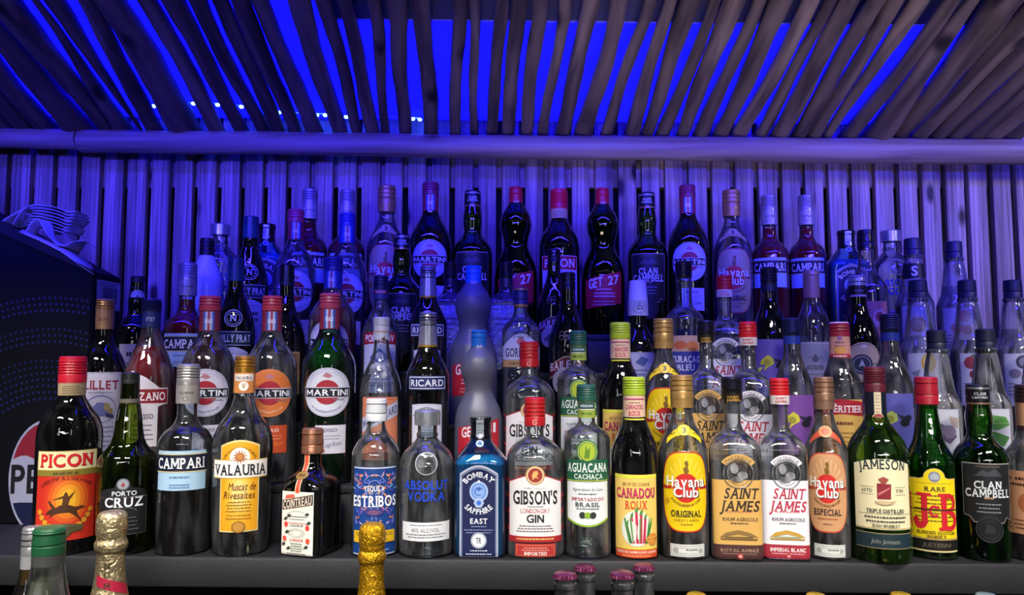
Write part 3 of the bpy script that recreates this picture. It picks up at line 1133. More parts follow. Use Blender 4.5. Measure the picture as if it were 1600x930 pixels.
def k_canadou():
    H = 273
    s = Shape(dup(*flat_base(37), (38, 40), (38, 130), (38, 148), (35.5, 165), (28, 185), (21, 200), (18, 213), (17.4, 222), (17, 262)))
    cap = cap_screw(18.4, 245, H, 4)
    sl = sleeve(18.4, 206, 17.6, 245)
    it = [R(-37.5, 37.5, 121, 125, '#d8e040'), R(-37.5, 37.5, 2, 15, '#d04a24'), R(-37.5, 37.5, 15, 17, '#e0d84a'), T('SUCRE DE CANNE ROUX LIQUIDE', 0, 10.5, 68, 4.6, '#f2e2c8', 's'), ML(0, 4.6, 1, 60, 3, '#f0b088', 1.4),
          T('SIROP DE CANNE', 0, 111.5, 44, 5, '#7a4a3a', 'n'), T('CANADOU', 0, 98.5, 66, 15, '#6a1c4c', 's'), T('CANADOU', -0.5, 99.3, 65, 14, '#c2285c', 's'), RG(0, 70, 24, 23.2, '#d8743a', 60, 120), T('ROUX', 0, 81, 35, 12, '#cf4a1e', 's'), E(0, 46, 24, 27, '#dfe3d6', 26)]
    for u0, u1, v1, wd in ((-4, -9, 62, 3.6), (2, -2, 70, 4), (7, 5, 66, 4.2), (12, 12, 60, 3.6), (-8, -16, 50, 3), (15, 20, 48, 3)):
        it.append(P([(u0 - 3, 24), (u0 + 1.5, 24), (u1 + wd, v1), (u1, v1 + 2)], '#c42a50' if abs(u1) < 14 else '#3c6a34'))
        it.append(P([(u1 - 1, v1), (u1 + wd, v1), (u1 + wd + 1, v1 + 9), (u1 + 1, v1 + 6)], '#4a8a3c'))
    for u in (-12, -6, 4, 14, 17):
        it.append(P([(u, 26), (u + 1.6, 26), (u * 1.5 + 1, 62), (u * 1.5 - 1.4, 60)], '#4c8a3c'))
    it += [E(26, 30, 9, 9, '#d88a34', 16), R(15, 36, 27, 33, '#e0a048'), T('100% CANNE', 26, 30, 18, 3, '#8a3c1a', 'b')]
    return dict(H=H, shape=s, glass=glass('#6a4a40', '#1a0c0a'), liq=(liquid('#140608', 0.3), 222),
                lathes=[('cap', cap, paint('#a3bc2c', 0.4)), ('neck_sleeve', sl, paint('#e6c4a6', 0.5))],
                labels=[(sl, dict(base=None, items=[R(-18, 18, 238, 240, '#b03a78'), ML(0, 233, 1, 22, 3, '#a06a70', 1.3), T('CANADOU', 0, 227, 29, 7, '#b8346c', 's'), T('ROUX', 0, 217.5, 19, 7.5, '#cc4468', 's'), R(-18, 18, 206.6, 209, '#d8d848')], name='neck_print')),
                        (s, dict(base=R(-37.5, 37.5, 2, 126, '#ecc768'), items=it))])


def k_havana(v='original'):
    H = 284
    sp = v == 'especial'
    s = Shape(dup(*flat_base(38), (39, 40), (39, 120), (39, 152), (37, 170), (30, 188), (22, 203), (17, 217), (15, 232), (14.5, 275)))
    cap = cap_screw(18, 246, H, 3)
    y, y2, red = ('#c99568', '#d8ae80', '#b8422c') if sp else (('#b0a078', '#bcae88', '#a03c50') if v == 'full' else ('#e4c312', '#ead34a', '#b8241e'))
    def oval(k):
        p = []
        for i in range(40):
            a = 2 * math.pi * i / 40
            c, q = math.cos(a), math.sin(a)
            x = 38.5 * math.copysign(abs(c) ** 0.55, c) * k
            z = 104 + 62 * math.copysign(abs(q) ** 0.8, q) * k
            p.append((x, z))
        return p
    it = [P(oval(0.965), y), P(oval(0.93), y)]
    for k in range(9):
        a = math.radians(22 + 17 * k)
        it.append(P([(14 * math.cos(a), 112 + 14 * math.sin(a)), (31 * math.cos(a - .05), 112 + 44 * math.sin(a - .05)), (31 * math.cos(a + .05), 112 + 44 * math.sin(a + .05))], y2))
    it += [R(-37, 37, 108, 113, red), E(0, 110, 22, 25, y, 26), E(0, 110, 20, 22.5, '#c8261f', 26),
           P([(-2, 132), (-4, 140), (0, 143), (-2, 149), (2, 153), (4, 147), (3, 141), (5, 136), (2, 131)], '#7a5a1c'),
           T('Havana', 0.8, 119.2, 63, 17, '#231a14', 'b'), T('Havana', 0, 120, 61, 16, '#f2efe6', 'b'), T('Club', 0.8, 103.2, 40, 16.5, '#231a14', 'b'), T('Club', 0, 104, 38.5, 15.5, '#f2efe6', 'b'),
           A('RON FOUNDED IN CUBA', 0, 110, 28.5, 215, 325, 3.4, '#7a4a18', 'b')]
    if sp:
        it += [T('ESPECIAL', 0, 74, 47, 9.5, '#3a261c', 's'), ML(0, 63, 1, 44, 3, '#a05a34', 1.6), ML(0, 55, 1, 20, 3, '#7a5038', 1.4)]
    else:
        it += [T('ORIGINAL', 0, 71, 47, 9.5, '#2a2410', 's'), T('A\u00d1EJO 3 A\u00d1OS', 0, 61.5, 38, 4.6, '#8a5a18', 'n'), ML(0, 54, 1, 20, 3, '#8a6a18', 1.3), E(-29, 90, 3.4, 4, '#c08a1c', 12)]
    nb = []
    for i in range(17):
        f = i / 16
        nb.append((-30 + 60 * f, 196 - 9 * (2 * f - 1) ** 2 * 1.6 - 5))
    nb2 = [(p[0] * 0.98, p[1] + 12 - 4 * abs(2 * i / 16 - 1)) for i, p in enumerate(nb)][::-1]
    bandc = ('#c8884e', '#b8482c') if sp else (('#b8a880', '#a8986c') if v == 'full' else ('#e3c41a', '#c8a416'))
    band = dict(base=P(nb + nb2, bandc[1 if sp else 0]), name='neck_label', off=0.5,
                items=[E(0, 198, 11, 8.5, bandc[0], 20), RG(0, 198, 11, 10, '#8a6a10' if not sp else '#e8c890', 0, 360, 0.78)] + ([T('3', 0, 198, 6, 8, '#1c1a10', 's'), T('A\u00d1EJO', -20, 192, 14, 3.4, '#4a3c10', 'b', 0.35), T('A\u00d1OS', 20, 192, 14, 3.4, '#4a3c10', 'b', -0.35)] if not sp else [E(0, 198, 6, 5, '#c85a3c', 16)]))
    return dict(H=H, shape=s, glass=glass('#eef2e8' if not sp else '#eee2d2', '#5a5e54', 0.2),
                liq=(liquid('#3a1408', 0.35), 72) if sp else (liquid('#e2ddb8', 1.0), 150 if v == 'original' else 212),
                lathes=[('cap', cap, paint('#97725c' if sp else '#b99256', 0.32, 0.55)), ('neck_sleeve', sleeve(17.4, 232, 17.6, 246), paint('#8f6e5a' if sp else '#b48c50', 0.4, 0.4))],
                labels=[(s, band), (s, dict(base=P(oval(1.0), red), items=it)),
                        (s, dict(base=R(-26, 30, 5, 24, '#dcdcd6'), items=[FR(-24, 28, 7, 22, 0.8, '#8a8e8a'), FR(-19, 23, 10, 19, 0.7, '#9aa09c'), E(-17, 14.5, 4.6, 4.6, '#a0a4a0', 14), ML(8, 15, 1, 24, 3, '#6a706c', 2), E(22, 14.5, 3.4, 3.4, '#a0a4a0', 12)], name='tax_strip'))])


def k_saintjames(v='ambre'):
    H = 277
    s = Shape(dup((0, 4), (31, 2), (36.5, 0), (38.5, 4), (39, 10), (39, 60), (39, 158), (37.5, 170), (30, 182), (20, 190), (14.5, 198), (13, 208), (12.6, 262)), n=5.5, nz=(158, 194), ry=0.96)
    am = v == 'ambre'
    if am:
        cap, lathes = cap_knurl(16.2, 252, H), []
        sl = sleeve(16.0, 240, 16.2, 252)
        lathes = [('cap', cap, paint('#14151a', 0.3)), ('neck_sleeve', sl, paint('#2a2420', 0.3, 0.3))]
    else:
        cap = cap_screw(16.2, 250, H, 3)
        sl = sleeve(16.0, 236, 16.2, 250)
        lathes = [('cap', cap, paint('#c41c26', 0.35)), ('neck_sleeve', sl, paint('#e2d8d6', 0.45))]
    base, ink = ('#d3a659', '#35271c') if am else ('#e3e0e4', '#b03048')
    bot = '#4a2c2a' if am else '#a02a38'
    nl = [T('SAINT', 0, 246, 18, 3.4, '#c89a3c' if am else '#b03040', 's'), T('JAMES', 0, 241.2 if am else 240.6, 20, 3.8, '#c89a3c' if am else '#b03040', 's')]
    it = [T('SAINT', 6, 101, 52, 16, ink, 'j'), T('JAMES', 3, 82, 60, 16, ink, 'j'), ML(2, 72, 1, 40, 3, '#c07a4a' if am else '#d08a94', 1.8), T('RHUM AGRICOLE', 3, 62, 52, 5, '#54402c' if am else '#4a4048', 's'), ML(2, 55, 1, 34, 3, '#54402c', 1.8),
          P([(-28, 34), (-18, 42), (0, 46), (18, 42), (30, 35), (20, 36), (0, 40), (-18, 36)], '#8a6c3c' if am else '#c0963c'), R(-26, 28, 31, 33.4, '#6c5430' if am else '#a8842c'), R(-20, 22, 34.5, 36, '#6c5430' if am else '#8a9a4a'),
          R(-36.8, 36.8, 3, 24, bot), T('ROYAL AMBR\u00c9' if am else 'IMPERIAL BLANC', 1, 16.5, 56, 5.6, '#a08468' if am else '#f0e0e0', 's'), ML(1, 10, 1, 56, 3, '#8a6c58' if am else '#d8a8ac', 1.4), E(2, 7, 4.4, 4.4, '#b02c34', 14), T('45' if am else '40', 2, 7, 5, 4, '#e8d8d0', 's'),
          R(-36.4, -35.8, 24, 120, '#a07c3a' if am else '#b8b0b8')]
    mar = []
    mar.append(RG(2, 128, 32, 22, base, 38, 142, 1.0))
    mar.append(A('MARTINIQUE', 2, 128, 25, 136, 44, 4.8, '#54402c' if am else '#5a4c5c', 'n'))
    gm = glass('#d8dce0', '#60686e', 1.0, 2.0, 0.16)
    return dict(H=H, shape=s, glass=glass('#eaeeee', '#646c72', 0.25, 2.2, 0.04), liq=(liquid('#a87838' if am else '#e8ecee', 0.95), 150), lathes=lathes,
                labels=[(sl, dict(base=None, items=nl, name='neck_print')),
                        (s, dict(base=None, items=[RG(2, 131, 23, 21.0, gm), RG(2, 131, 17, 16, gm), E(-4, 138, 6, 8, gm, 12), E(8, 128, 8, 6, gm, 12), E(0, 122, 9, 4, gm, 12)], name='medallion', off=1.2)),
                        (s, dict(base=mar[0], items=[mar[1]], name='arch_label')),
                        (s, dict(base=R(-36.8, 36.8, 3, 121, base), items=it, rough=0.5))])


def k_jameson():
    H = 291
    s = Shape(dup(*flat_base(48), (49, 40), (49, 110), (49, 140), (47.5, 160), (41, 178), (31, 192), (22, 204), (17.5, 216), (16, 228), (15.5, 280)))
    cap = cap_screw(17.2, 252, H, 6)
    sl = sleeve(17.4, 204, 16.8, 252)
    lb = [(-47, 50)] + [(47, 50)] + [(47 - 94 * i / 14, 145 + 9 * math.sin(math.pi * i / 14)) for i in range(15)]
    it = [A('JAMESON', 0, -95, 234, 99, 81, 15, '#26333c', 's'), FR(-46, 46, 51, 52, 0.7, '#b8a05c'),
          T('ESTD', -25, 107, 16, 5, '#56504a', 's'), T('1780', 25, 107, 13, 5, '#56504a', 's'), R(-36, -15, 112, 112.6, '#8a8270'), R(-36, -15, 101, 101.6, '#8a8270'), R(17, 36, 112, 112.6, '#8a8270'), R(17, 36, 101, 101.6, '#8a8270'),
          P([(-10, 95), (10, 95), (11, 117), (-10, 118)], '#8a2430'), P([(-3, 118), (-8, 124), (0, 128), (8, 124), (3, 118)], '#9c4a40'), P([(-8, 100), (8, 110), (9, 113), (-9, 103)], '#c87a74'), P([(-14, 90), (-6, 93), (12, 92), (20, 94), (14, 87), (-10, 87)], '#d0b890'), RG(0, 96, 15, 14, '#6a4c3c', 205, 335, 0.7),
          T('TRIPLE DISTILLED', 2, 77.5, 58, 5.6, '#3c3a38', 's'), R(-40, 44, 72.6, 73.2, '#6a6458'), ML(2, 67, 2, 66, 6, '#3c3a38', 2.2), T('IRISH WHISKEY', 2, 55.8, 42, 4.6, '#4a4440', 's')]
    sealp = E(3, 210, 9, 9, '#a05a50', 20)
    return dict(H=H, shape=s, glass=glass('#a4cc7c', '#24481a', 0.16, 1.9, 0.018, '#6cae3c'), liq=(liquid('#0c0c05', 0.3), 108),
                lathes=[('cap', cap, paint('#5c1c2c', 0.34)), ('neck_sleeve', sl, paint('#141c2a', 0.4))],
                labels=[(sl, dict(base=R(-4.5, 6.5, 214, 252, '#d8c8a8'), items=[ML(1, 246, 6, 7, 5, '#8a7a60', 1.4)], name='strip')),
                        (sl, dict(base=E(1, 212, 9.5, 8, '#c8b89c', 20), items=[E(1, 212, 8, 6.8, '#9c3a3c', 18), T('JJS', 1, 212, 9, 4, '#e0c8b0', 's')], name='seal', off=0.7)),
                        (s, dict(base=P(lb, '#e9dfb4'), items=it)),
                        (s, dict(base=R(-47.5, 47.5, 22, 45, '#1c3038'), items=[R(-47.5, 47.5, 43.6, 45, '#8a7a58'), R(-47.5, 47.5, 22, 23.2, '#8a7a58'), T('John Jameson', 0, 33, 44, 6.5, '#8a8c84', 'i')], name='lower_label'))])


def k_jb():
    H = 279
    s = Shape(dup(*flat_base(38), (39, 40), (39, 120), (39, 138), (36.5, 153), (30, 167), (24, 180), (20.5, 198), (18, 214), (16.5, 228), (16, 268)))
    cap = cap_screw(18.6, 236, H, 2)
    lb = [(-37, 33), (37, 33), (37, 122), (22, 122)] + [(16 * math.cos(math.pi * i / 12), 124 + 14 * math.sin(math.pi * i / 12)) for i in range(13)] + [(-22, 122), (-37, 122)]
    red = '#c41e2a'
    it = [E(0, 126, 9, 8.5, '#7a7f90', 16), P([(-6, 122), (-7, 128), (0, 133), (7, 128), (6, 122)], '#a8acb8'), R(-30, 30, 115.6, 116.2, '#8a6c10'), T('RARE', 0, 107.5, 32, 7, '#2a2210', 's'),
          ML(0, 96, 3, 70, 6, '#5a4810', 2.2), ML(0, 76, 4, 70, 6, '#5a4810', 2.0),
          # red J, small c and B
          R(-28, -6, 96, 101, red), R(-21, -12, 58, 98, red), P([(-12, 62), (-12, 56), (-16, 49), (-22, 46), (-29, 47), (-33, 52), (-34, 58), (-29, 60), (-25, 56), (-21, 58), (-21, 64)], red), E(-30, 59, 5, 5, red, 14),
          R(4, 24, 96, 101, red), R(4, 24, 45, 50, red), R(8, 17, 47, 99, red), RG(20, 86.5, 14.5, 8, red, -90, 90), RG(21, 60, 15.5, 8, red, -90, 90), R(16, 21, 71, 78, red), R(16, 21, 93, 101, red), R(16, 22, 45, 52, red),
          RG(-2, 74, 8, 4.6, red, 40, 320, 1.15), E(3, 80, 2.6, 2.6, red, 10), R(-34, 36, 75, 77, '#3a2c10'),
          T('BLENDED SCOTCH', 0, 41.5, 58, 4.8, '#3a2e10', 's'), T('WHISKY', 0, 35.6, 30, 4, '#3a2e10', 's')]
    lbo = [(p[0] * 1.03, p[1] + (1.2 if p[1] > 40 else -0.6)) for p in lb]
    return dict(H=H, shape=s, glass=glass('#7cc468', '#145010', 0.16, 1.9, 0.012, '#2c9c28'), liq=(liquid('#071004', 0.3), 128),
                lathes=[('cap', cap, paint('#a81c30', 0.34))],
                labels=[(s, dict(base=P(lbo, '#c8b070'), items=[P(lb, '#ecce12')] + it)),
                        (s, dict(base=R(-38, 38, 13, 32, '#15130f'), items=[R(-38, 38, 12, 14.4, '#d8c890'), R(-38, 38, 30.6, 32, '#c8a85c'), T('JUSTERINI', 0, 22.5, 44, 6, '#6a604c', 'i')], name='lower_label'))])


def k_clan():
    H = 273
    s = Shape(dup(*flat_base(38), (39, 30), (41, 100), (42, 140), (41, 158), (34, 172), (24, 183), (18.5, 194), (19.5, 210), (20, 222), (17.5, 238), (16, 248), (15.5, 264)))
    cap = cap_screw(17.6, 244, H, 1)
    out = [(-38, 70), (-28, 68), (-22, 60), (22, 60), (28, 68), (38, 64), (38, 152), (-38, 152)]
    it = [P([(x * 0.97, v + (1.4 if v < 100 else -1.6)) for x, v in out], '#17191c'), P([(-20, 132), (-8, 142), (0, 138), (10, 144), (22, 132)], '#3c4046'),
          ML(0, 146, 1, 40, 3, '#6a5c44', 1.4), T('CLAN', 0, 119, 40, 11.5, '#d8dcde', 's'), T('CAMPBELL', 0, 106, 66, 12.5, '#d8dcde', 's'), ML(0, 97, 1, 14, 3, '#b08a60', 3), ML(0, 88, 3, 38, 6, '#8a8c8e', 1.8)]
    return dict(H=H, shape=s, glass=glass('#84b468', '#12380e', 0.16, 1.9, 0.012, '#3c8c30'), liq=(liquid('#0a0e07', 0.3), 170),
                lathes=[('cap', cap, paint('#14161c', 0.32)), ('neck_ring', sleeve(18.0, 242, 18.0, 244.6), paint('#b08a70', 0.3, 0.6)), ('cap_rim', sleeve(17.9, 266, 17.7, 269), paint('#9ca0a8', 0.3, 0.6))],
                labels=[(cap, dict(base=None, items=[T('CLAN', 0, 259, 18, 4.2, '#c8ccd4', 's'), T('CAMPBELL', 0, 253.4, 24, 4.2, '#c8ccd4', 's')], name='cap_print')),
                        (s, dict(base=P(out, '#8f8a84'), items=it)),
                        (s, dict(base=E(0, 50, 20, 19, '#121314', 26), items=[RG(0, 50, 20, 18.4, '#2c2e30'), RG(0, 50, 14, 13, '#2c2e30'), P([(-8, 44), (-4, 58), (4, 56), (9, 46)], '#26282a')], name='seal', off=0.6))])


def k_honey():
    H = 268
    s = Shape(dup(*flat_base(38), (39, 40), (39, 120), (39, 140), (36, 158), (27, 172), (20, 184), (17.5, 198), (16.5, 212), (16, 255)))
    sl = sleeve(17.6, 196, 17.6, 240)
    return dict(H=H, shape=s, glass=glass('#dfe4e0', '#4a504e', 0.4), liq=(liquid('#8a3a0c', 0.6), 118),
                lathes=[('cap', cap_screw(18, 240, H, 3), paint('#33211f', 0.35)), ('neck_sleeve', sl, paint('#c8946c', 0.45))],
                labels=[(sl, dict(base=None, items=[R(-18, 18, 196, 204, '#3a2422'), E(8, 224, 4, 6, '#8a3a2c', 12)], name='neck_print')),
                        (s, dict(base=R(-36, 36, 40, 136, '#c8906a'), items=[ML(0, 122, 2, 50, 9, '#3a1e14', 4), E(0, 88, 16, 16, '#a8623c', 20), ML(0, 60, 3, 50, 6, '#54301e', 1.8)]))])


def k_lillet():
    H = 318
    s = Shape(dup(*flat_base(36), (37, 40), (37, 150), (37, 185), (35, 202), (28, 220), (20, 234), (15, 248), (13.6, 262), (13.4, 312)))
    sl = sleeve(14.6, 264, 15.2, 300)
    return dict(H=H, shape=s, glass=glass('#4a4050', '#0a080e'), liq=(liquid('#140810', 0.35), 225),
                lathes=[('cap', cap_screw(15.4, 299, H, 3), paint('#b58650', 0.3, 0.6)), ('neck_sleeve', sl, paint('#c09264', 0.35, 0.45))],
                labels=[(sl, dict(base=None, items=[T('LILLET', -3, 282, 16, 5, '#a04a48', 's')], name='neck_print')),
                        (s, dict(base=R(-34, 34, 50, 188, '#cfcbd6'), items=[FR(-33, 33, 51, 187, 0.8, '#9a96b0'), T('LILLET', 0, 166, 56, 15, '#8a2438', 's'), ML(0, 152, 1, 40, 3, '#7a7690', 1.4),
                                 P([(-14, 124), (-4, 136), (12, 134), (16, 124), (10, 112), (-8, 112)], '#7278a8'), E(10, 128, 5, 7, '#b09a5c', 14), E(16, 120, 4, 6, '#a08c54', 12), RG(0, 124, 24, 23, '#6468a0'), P([(8, 118), (20, 114), (22, 108), (10, 110)], '#3a3a60'), ML(0, 92, 5, 44, 8, '#74709a', 1.6)]))])


def k_cinzano():
    H = 316
    s = Shape(dup(*flat_base(42), (43, 40), (43, 150), (43, 172), (40, 190), (32, 212), (23, 234), (17, 252), (15, 265), (14.6, 308)))
    sl = sleeve(15.6, 266, 15.2, 296)
    sh = [(-30, 60), (20, 60), (20, 128), (36, 134), (36, 158), (22, 160), (0, 178), (-24, 190), (-30, 182)]
    return dict(H=H, shape=s, glass=glass('#f0e0e0', '#5a3036'), liq=(liquid('#d00c20', 0.5), 232),
                lathes=[('cap', cap_knurl(16.2, 294, H), paint('#1c2048', 0.35)), ('neck_sleeve', sl, paint('#28306a', 0.35))],
                labels=[(sl, dict(base=None, items=[T('1757', 0, 280, 14, 7, '#b8bcd8', 's')], name='neck_print')),
                        (s, dict(base=P(sh, '#e2dcdc'), items=[R(-38, 37, 132, 160, '#e8e0d8'), R(-37, 36, 134, 158, '#8c1c28'), T('CINZANO', -1, 146, 66, 14, '#f0e8e4', 's'), T('ROSSO', -2, 112, 30, 8, '#5a5870', 's'), ML(-4, 96, 4, 36, 8, '#6a687c', 1.6)]))])


def k_martini(v='rosso'):
    H = 316
    s = Shape(dup(*flat_base(43), (44, 40), (44, 140), (44, 182), (42, 200), (36, 216), (27, 231), (20, 244), (17, 256), (16, 270), (15.5, 308)))
    cfg = dict(rosso=('#e8d4d0', '#5c2a28', '#4a0c10', 0.5, 248, '#b83a48', '#d8d4e0', '#d0ccd8'), fiero=('#e6eef0', '#4a565c', '#d8d0c8', 1.0, 120, '#b83a40', '#d8763a', '#c8502a'),
               dry=('#70c890', '#0a4020', '#2a9a58', 0.6, 236, '#a83c50', '#dadce4', '#d4d4dc'), rosato=('#ecd0d4', '#6a2a34', '#cc1c34', 0.55, 236, '#20286a', '#d8d4e0', '#d0ccd8'),
               bianco=('#e6ecf2', '#4c5464', '#b8bcc4', 1.0, 150, '#b03a58', '#d4d6e4', '#d0ccd8'), clear=('#e6ecf2', '#4c5464', '#b0b4c4', 1.0, 170, '#28348a', '#d4d6e4', '#d0ccd8'),
               dark=('#302c3c', '#08080c', '#0c0a12', 0.3, 246, '#7a2c48', '#c8cce4', '#c8c8dc'))[v]
    gl, ge, lq, dn, lev, capc, disc, low = cfg
    sl = sleeve(17.2, 254, 17.0, 292)
    stripes = []
    for k, c in enumerate(('#3a5aa8', '#b8c0d8', '#a83848', '#b8c0d8', '#3a5aa8')):
        stripes.append(R(-9 + 3.6 * k, -5.4 + 3.6 * k, 256, 288, c))
    stripes.append(T('1863', 0, 272, 12, 8, '#e8e4ec', 's'))
    nm = {'fiero': 'FIERO', 'rosso': 'ROSSO', 'dry': 'ROSSO', 'rosato': 'ROSATO', 'bianco': 'BIANCO', 'clear': 'BIANCO', 'dark': 'ROSSO'}[v]
    c2 = '#e0905c' if v == 'fiero' else '#9aa0bc'
    it = [RG(0, 150, 39, 38, c2), RG(0, 150, 33, 32.4, c2), A('VERMOUTH TORINO', 0, 150, 34.5, 150, 30, 3, c2, 'n'), P([(-8, 176), (-2, 182), (4, 180), (8, 176), (2, 173)], '#b87a84'),
          E(0, 150, 20, 20, '#a82434', 26), R(-39, 39, 141, 158, '#d8d8dc'), R(-38, 38, 142.2, 156.8, '#191b24'), T('MARTINI', 0, 149.4, 70, 10, '#eceef0', 'b'), A('L\'APERITIVO', 0, 150, 34, 225, 315, 4, c2 if v != 'fiero' else '#f0c098', 'b'), ML(18, 137, 1, 22, 3, '#808498', 1.6)]
    lowi = [T(nm, 4, 88, 26, 5.5, '#4a485c' if v != 'fiero' else '#f0dccc', 'b'), ML(6, 78, 2, 34, 5, '#8a8898' if v != 'fiero' else '#e8a07c', 1.4), T('Luigi Rossi', 10, 64, 30, 9, '#5a587a' if v != 'fiero' else '#e88a3c', 'i', 0.15)]
    if v in ('dry', 'rosso', 'dark'):
        lowi += [R(-16, -12, 52, 57, '#3c86b0'), R(-11, -7, 52, 57, '#26262c'), R(-6, -2, 52, 57, '#c05058')]
    return dict(H=H, shape=s, glass=glass(gl, ge, 0.2), liq=(liquid(lq, dn), lev),
                lathes=[('cap', cap_screw(17.8, 290, H, 3), paint(capc, 0.36)), ('neck_sleeve', sl, paint('#8c3040' if v not in ('clear', 'rosato') else '#2c3a8c', 0.4))],
                labels=[(sl, dict(base=None, items=stripes, name='neck_print')),
                        (s, dict(base=E(0, 150, 40, 40, disc, 36), items=it)),
                        (s, dict(base=R(-18, 32, 50, 96, low), items=lowi, name='lower_label'))])


def k_marie():
    H = 284
    s = Shape(dup(*flat_base(34), (35, 40), (35, 120), (35, 150), (33, 170), (27, 190), (19, 208), (14, 224), (12.5, 240), (12.3, 276)))
    sl = sleeve(14.2, 244, 13.8, 272)
    gm = glass('#d4d8e2', '#60687a', 1.0, 2.0, 0.14)
    return dict(H=H, shape=s, glass=glass('#e6edf2', '#48505c', 0.25), liq=(liquid('#e4eaee', 1.0), 170),
                lathes=[('cap', cap_plain(14.4, 270, H), paint('#c4c4d2', 0.3, 0.3)), ('neck_sleeve', sl, paint('#c8c8d8', 0.35, 0.2))],
                labels=[(sl, dict(base=None, items=[R(-14, 14, 258, 259.4, '#c07a50'), P([(0, 246), (6, 250), (6, 246), (10, 244), (4, 243)], '#5a3a30')], name='neck_print')),
                        (s, dict(base=None, items=[E(0, 192, 20, 13, gm, 24), RG(0, 192, 20, 18.4, gm, 0, 360, 0.65), RG(0, 192, 14, 13, gm, 0, 360, 0.65)], name='medallion', off=1.0)),
                        (s, dict(base=R(-33, 33, 40, 146, '#d8815c'), items=[ML(0, 141, 1, 50, 3, '#b8503c', 2), P([(-33, 86), (33, 116), (33, 140), (-33, 110)], '#c4c8dc'), T('MARIE BRIZARD', 0, 113, 62, 13, '#2c3460', 'b', 0.45), E(0, 68, 16, 14, '#c85c34', 18), ML(0, 52, 2, 40, 5, '#8a3a28', 1.8)]))])


def k_ricard(v='front'):
    H = 316
    s = Shape(dup(*flat_base(37), (38, 40), (38, 140), (38, 190), (36.5, 204), (31, 218), (24, 231), (18.5, 244), (16, 257), (15.4, 306)))
    sl = sleeve(17.6, 252, 15.4, 292)
    it = [R(-36, 36, 172.8, 195.2, '#dfe2ec'), R(-34.5, 34.5, 174.5, 193.5, '#1c2660'), T('RICARD', 0, 184, 62, 12, '#f0f2f6', 'b')]
    it2 = [FR(-27, 27, 76, 144, 0.7, '#9aa0b4'), A('PASTIS DE MARSEILLE', 0, 110, 26, 150, 30, 4, '#585e74', 's'), RG(0, 122, 18, 16.8, '#70768c', 0, 200), ML(0, 118, 7, 30, 5, '#70768c', 1.6), T('VERITABLE', 0, 84, 36, 5, '#50566c', 's')]
    return dict(H=H, shape=s, glass=glass('#6a6a2c' if v == 'front' else '#302c20', '#0c0c04'), liq=(liquid('#141206', 0.35), 190),
                lathes=[('cap', cap_screw(15.8, 292, H, 3), paint('#a8aab4', 0.26, 0.75)), ('neck_sleeve', sl, paint('#b8bac6', 0.28, 0.65)), ('neck_ring', sleeve(17.9, 250, 17.8, 254), paint('#c89a3c', 0.35, 0.5))],
                labels=[(s, dict(base=R(-38, 38, 171, 197, '#1c2660'), items=it, name='name_plate')), (s, dict(base=P(arch_pts(-28, 28, 70, 144, 2), '#d4d6e0'), items=it2))])


def k_get(v='green'):
    H = 298
    gr = v == 'green'
    s = Shape(dup(*flat_base(43), (45, 30), (46, 80), (45.5, 118), (41, 142), (32, 162), (26.5, 178), (28, 194), (33, 210), (34.5, 224), (31, 240), (23, 253), (16.5, 262), (14, 272), (13.5, 290)))
    sl = sleeve(16.2, 250, 14.6, 276)
    capc = '#b8202e' if gr else '#1f6fd0'
    it = [T('GET', -18, 102, 32, 19, '#f0e8ea', 'b', 0.16), T('27' if gr else '31', 22, 108, 26, 18, '#f0e8ea', 'b', 0.16), ML(0, 88, 1, 36, 3, '#f0c0c0', 2), ML(2, 80, 2, 58, 6, '#f0c8c8', 2.4), ML(0, 64, 2, 50, 6, '#e8a8a8', 1.8)]
    lab = dict(base=P([(-44, 50), (44, 62), (44, 126), (-44, 108)], '#b81f30'), items=it)
    return dict(H=H, shape=s, glass=glass('#3c9a5c', '#04200e', 0.16, 1.9, 0.008, '#1c7a3c') if gr else frosted('#a2a4b8'), liq=(liquid('#0c4822', 0.5), 240) if gr else None,
                lathes=[('cap', cap_screw(15.2, 274, H, 2), paint(capc, 0.36)), ('neck_sleeve', sl, paint(capc, 0.4))],
                labels=[(sl, dict(base=None, items=[T('27' if gr else '31', 0, 264, 10, 7, '#d8c8d8', 's'), RG(0, 264, 8, 7.4, '#c8c0d8', -60, 60), ML(0, 253, 1, 20, 3, '#d8c8d8', 1.6)], name='neck_print')), (s, lab)])


def k_poliakov():
    H = 300
    s = Shape(dup(*flat_base(37), (38, 40), (38, 140), (38, 165), (36, 184), (29, 204), (21, 222), (15.5, 238), (14, 252), (13.6, 292)))
    sl = sleeve(15.4, 250, 15.0, 272)
    return dict(H=H, shape=s, glass=glass('#e2e8f2', '#404860', 0.25), liq=(liquid('#dfe4f0', 1.0), 150),
                lathes=[('cap', cap_screw(15.6, 271, H, 3), paint('#1a1e3c', 0.34)), ('neck_sleeve', sl, paint('#343a68', 0.4))],
                labels=[(sl, dict(base=None, items=[R(-15, 15, 262, 269, '#a02838'), T('POLIAKOV', 0, 265.5, 20, 4, '#e8e0e8', 'b')], name='neck_print')),
                        (s, dict(base=R(-36, 36, 60, 178, '#c8cadc'), items=[P([(-37, 156), (0, 160), (37, 156), (37, 180), (0, 184), (-37, 180)], '#a02030'), T('POLIAKOV', 0, 169.5, 62, 14, '#eceaf0', 'b'), P([(-20, 130), (0, 150), (20, 130), (0, 118)], '#2c5aa8'), E(0, 134, 8, 8, '#c8cce0', 16), T('VODKA', 0, 104, 34, 9, '#26305c', 's'), ML(0, 92, 4, 44, 6, '#50587c', 1.6)]))])


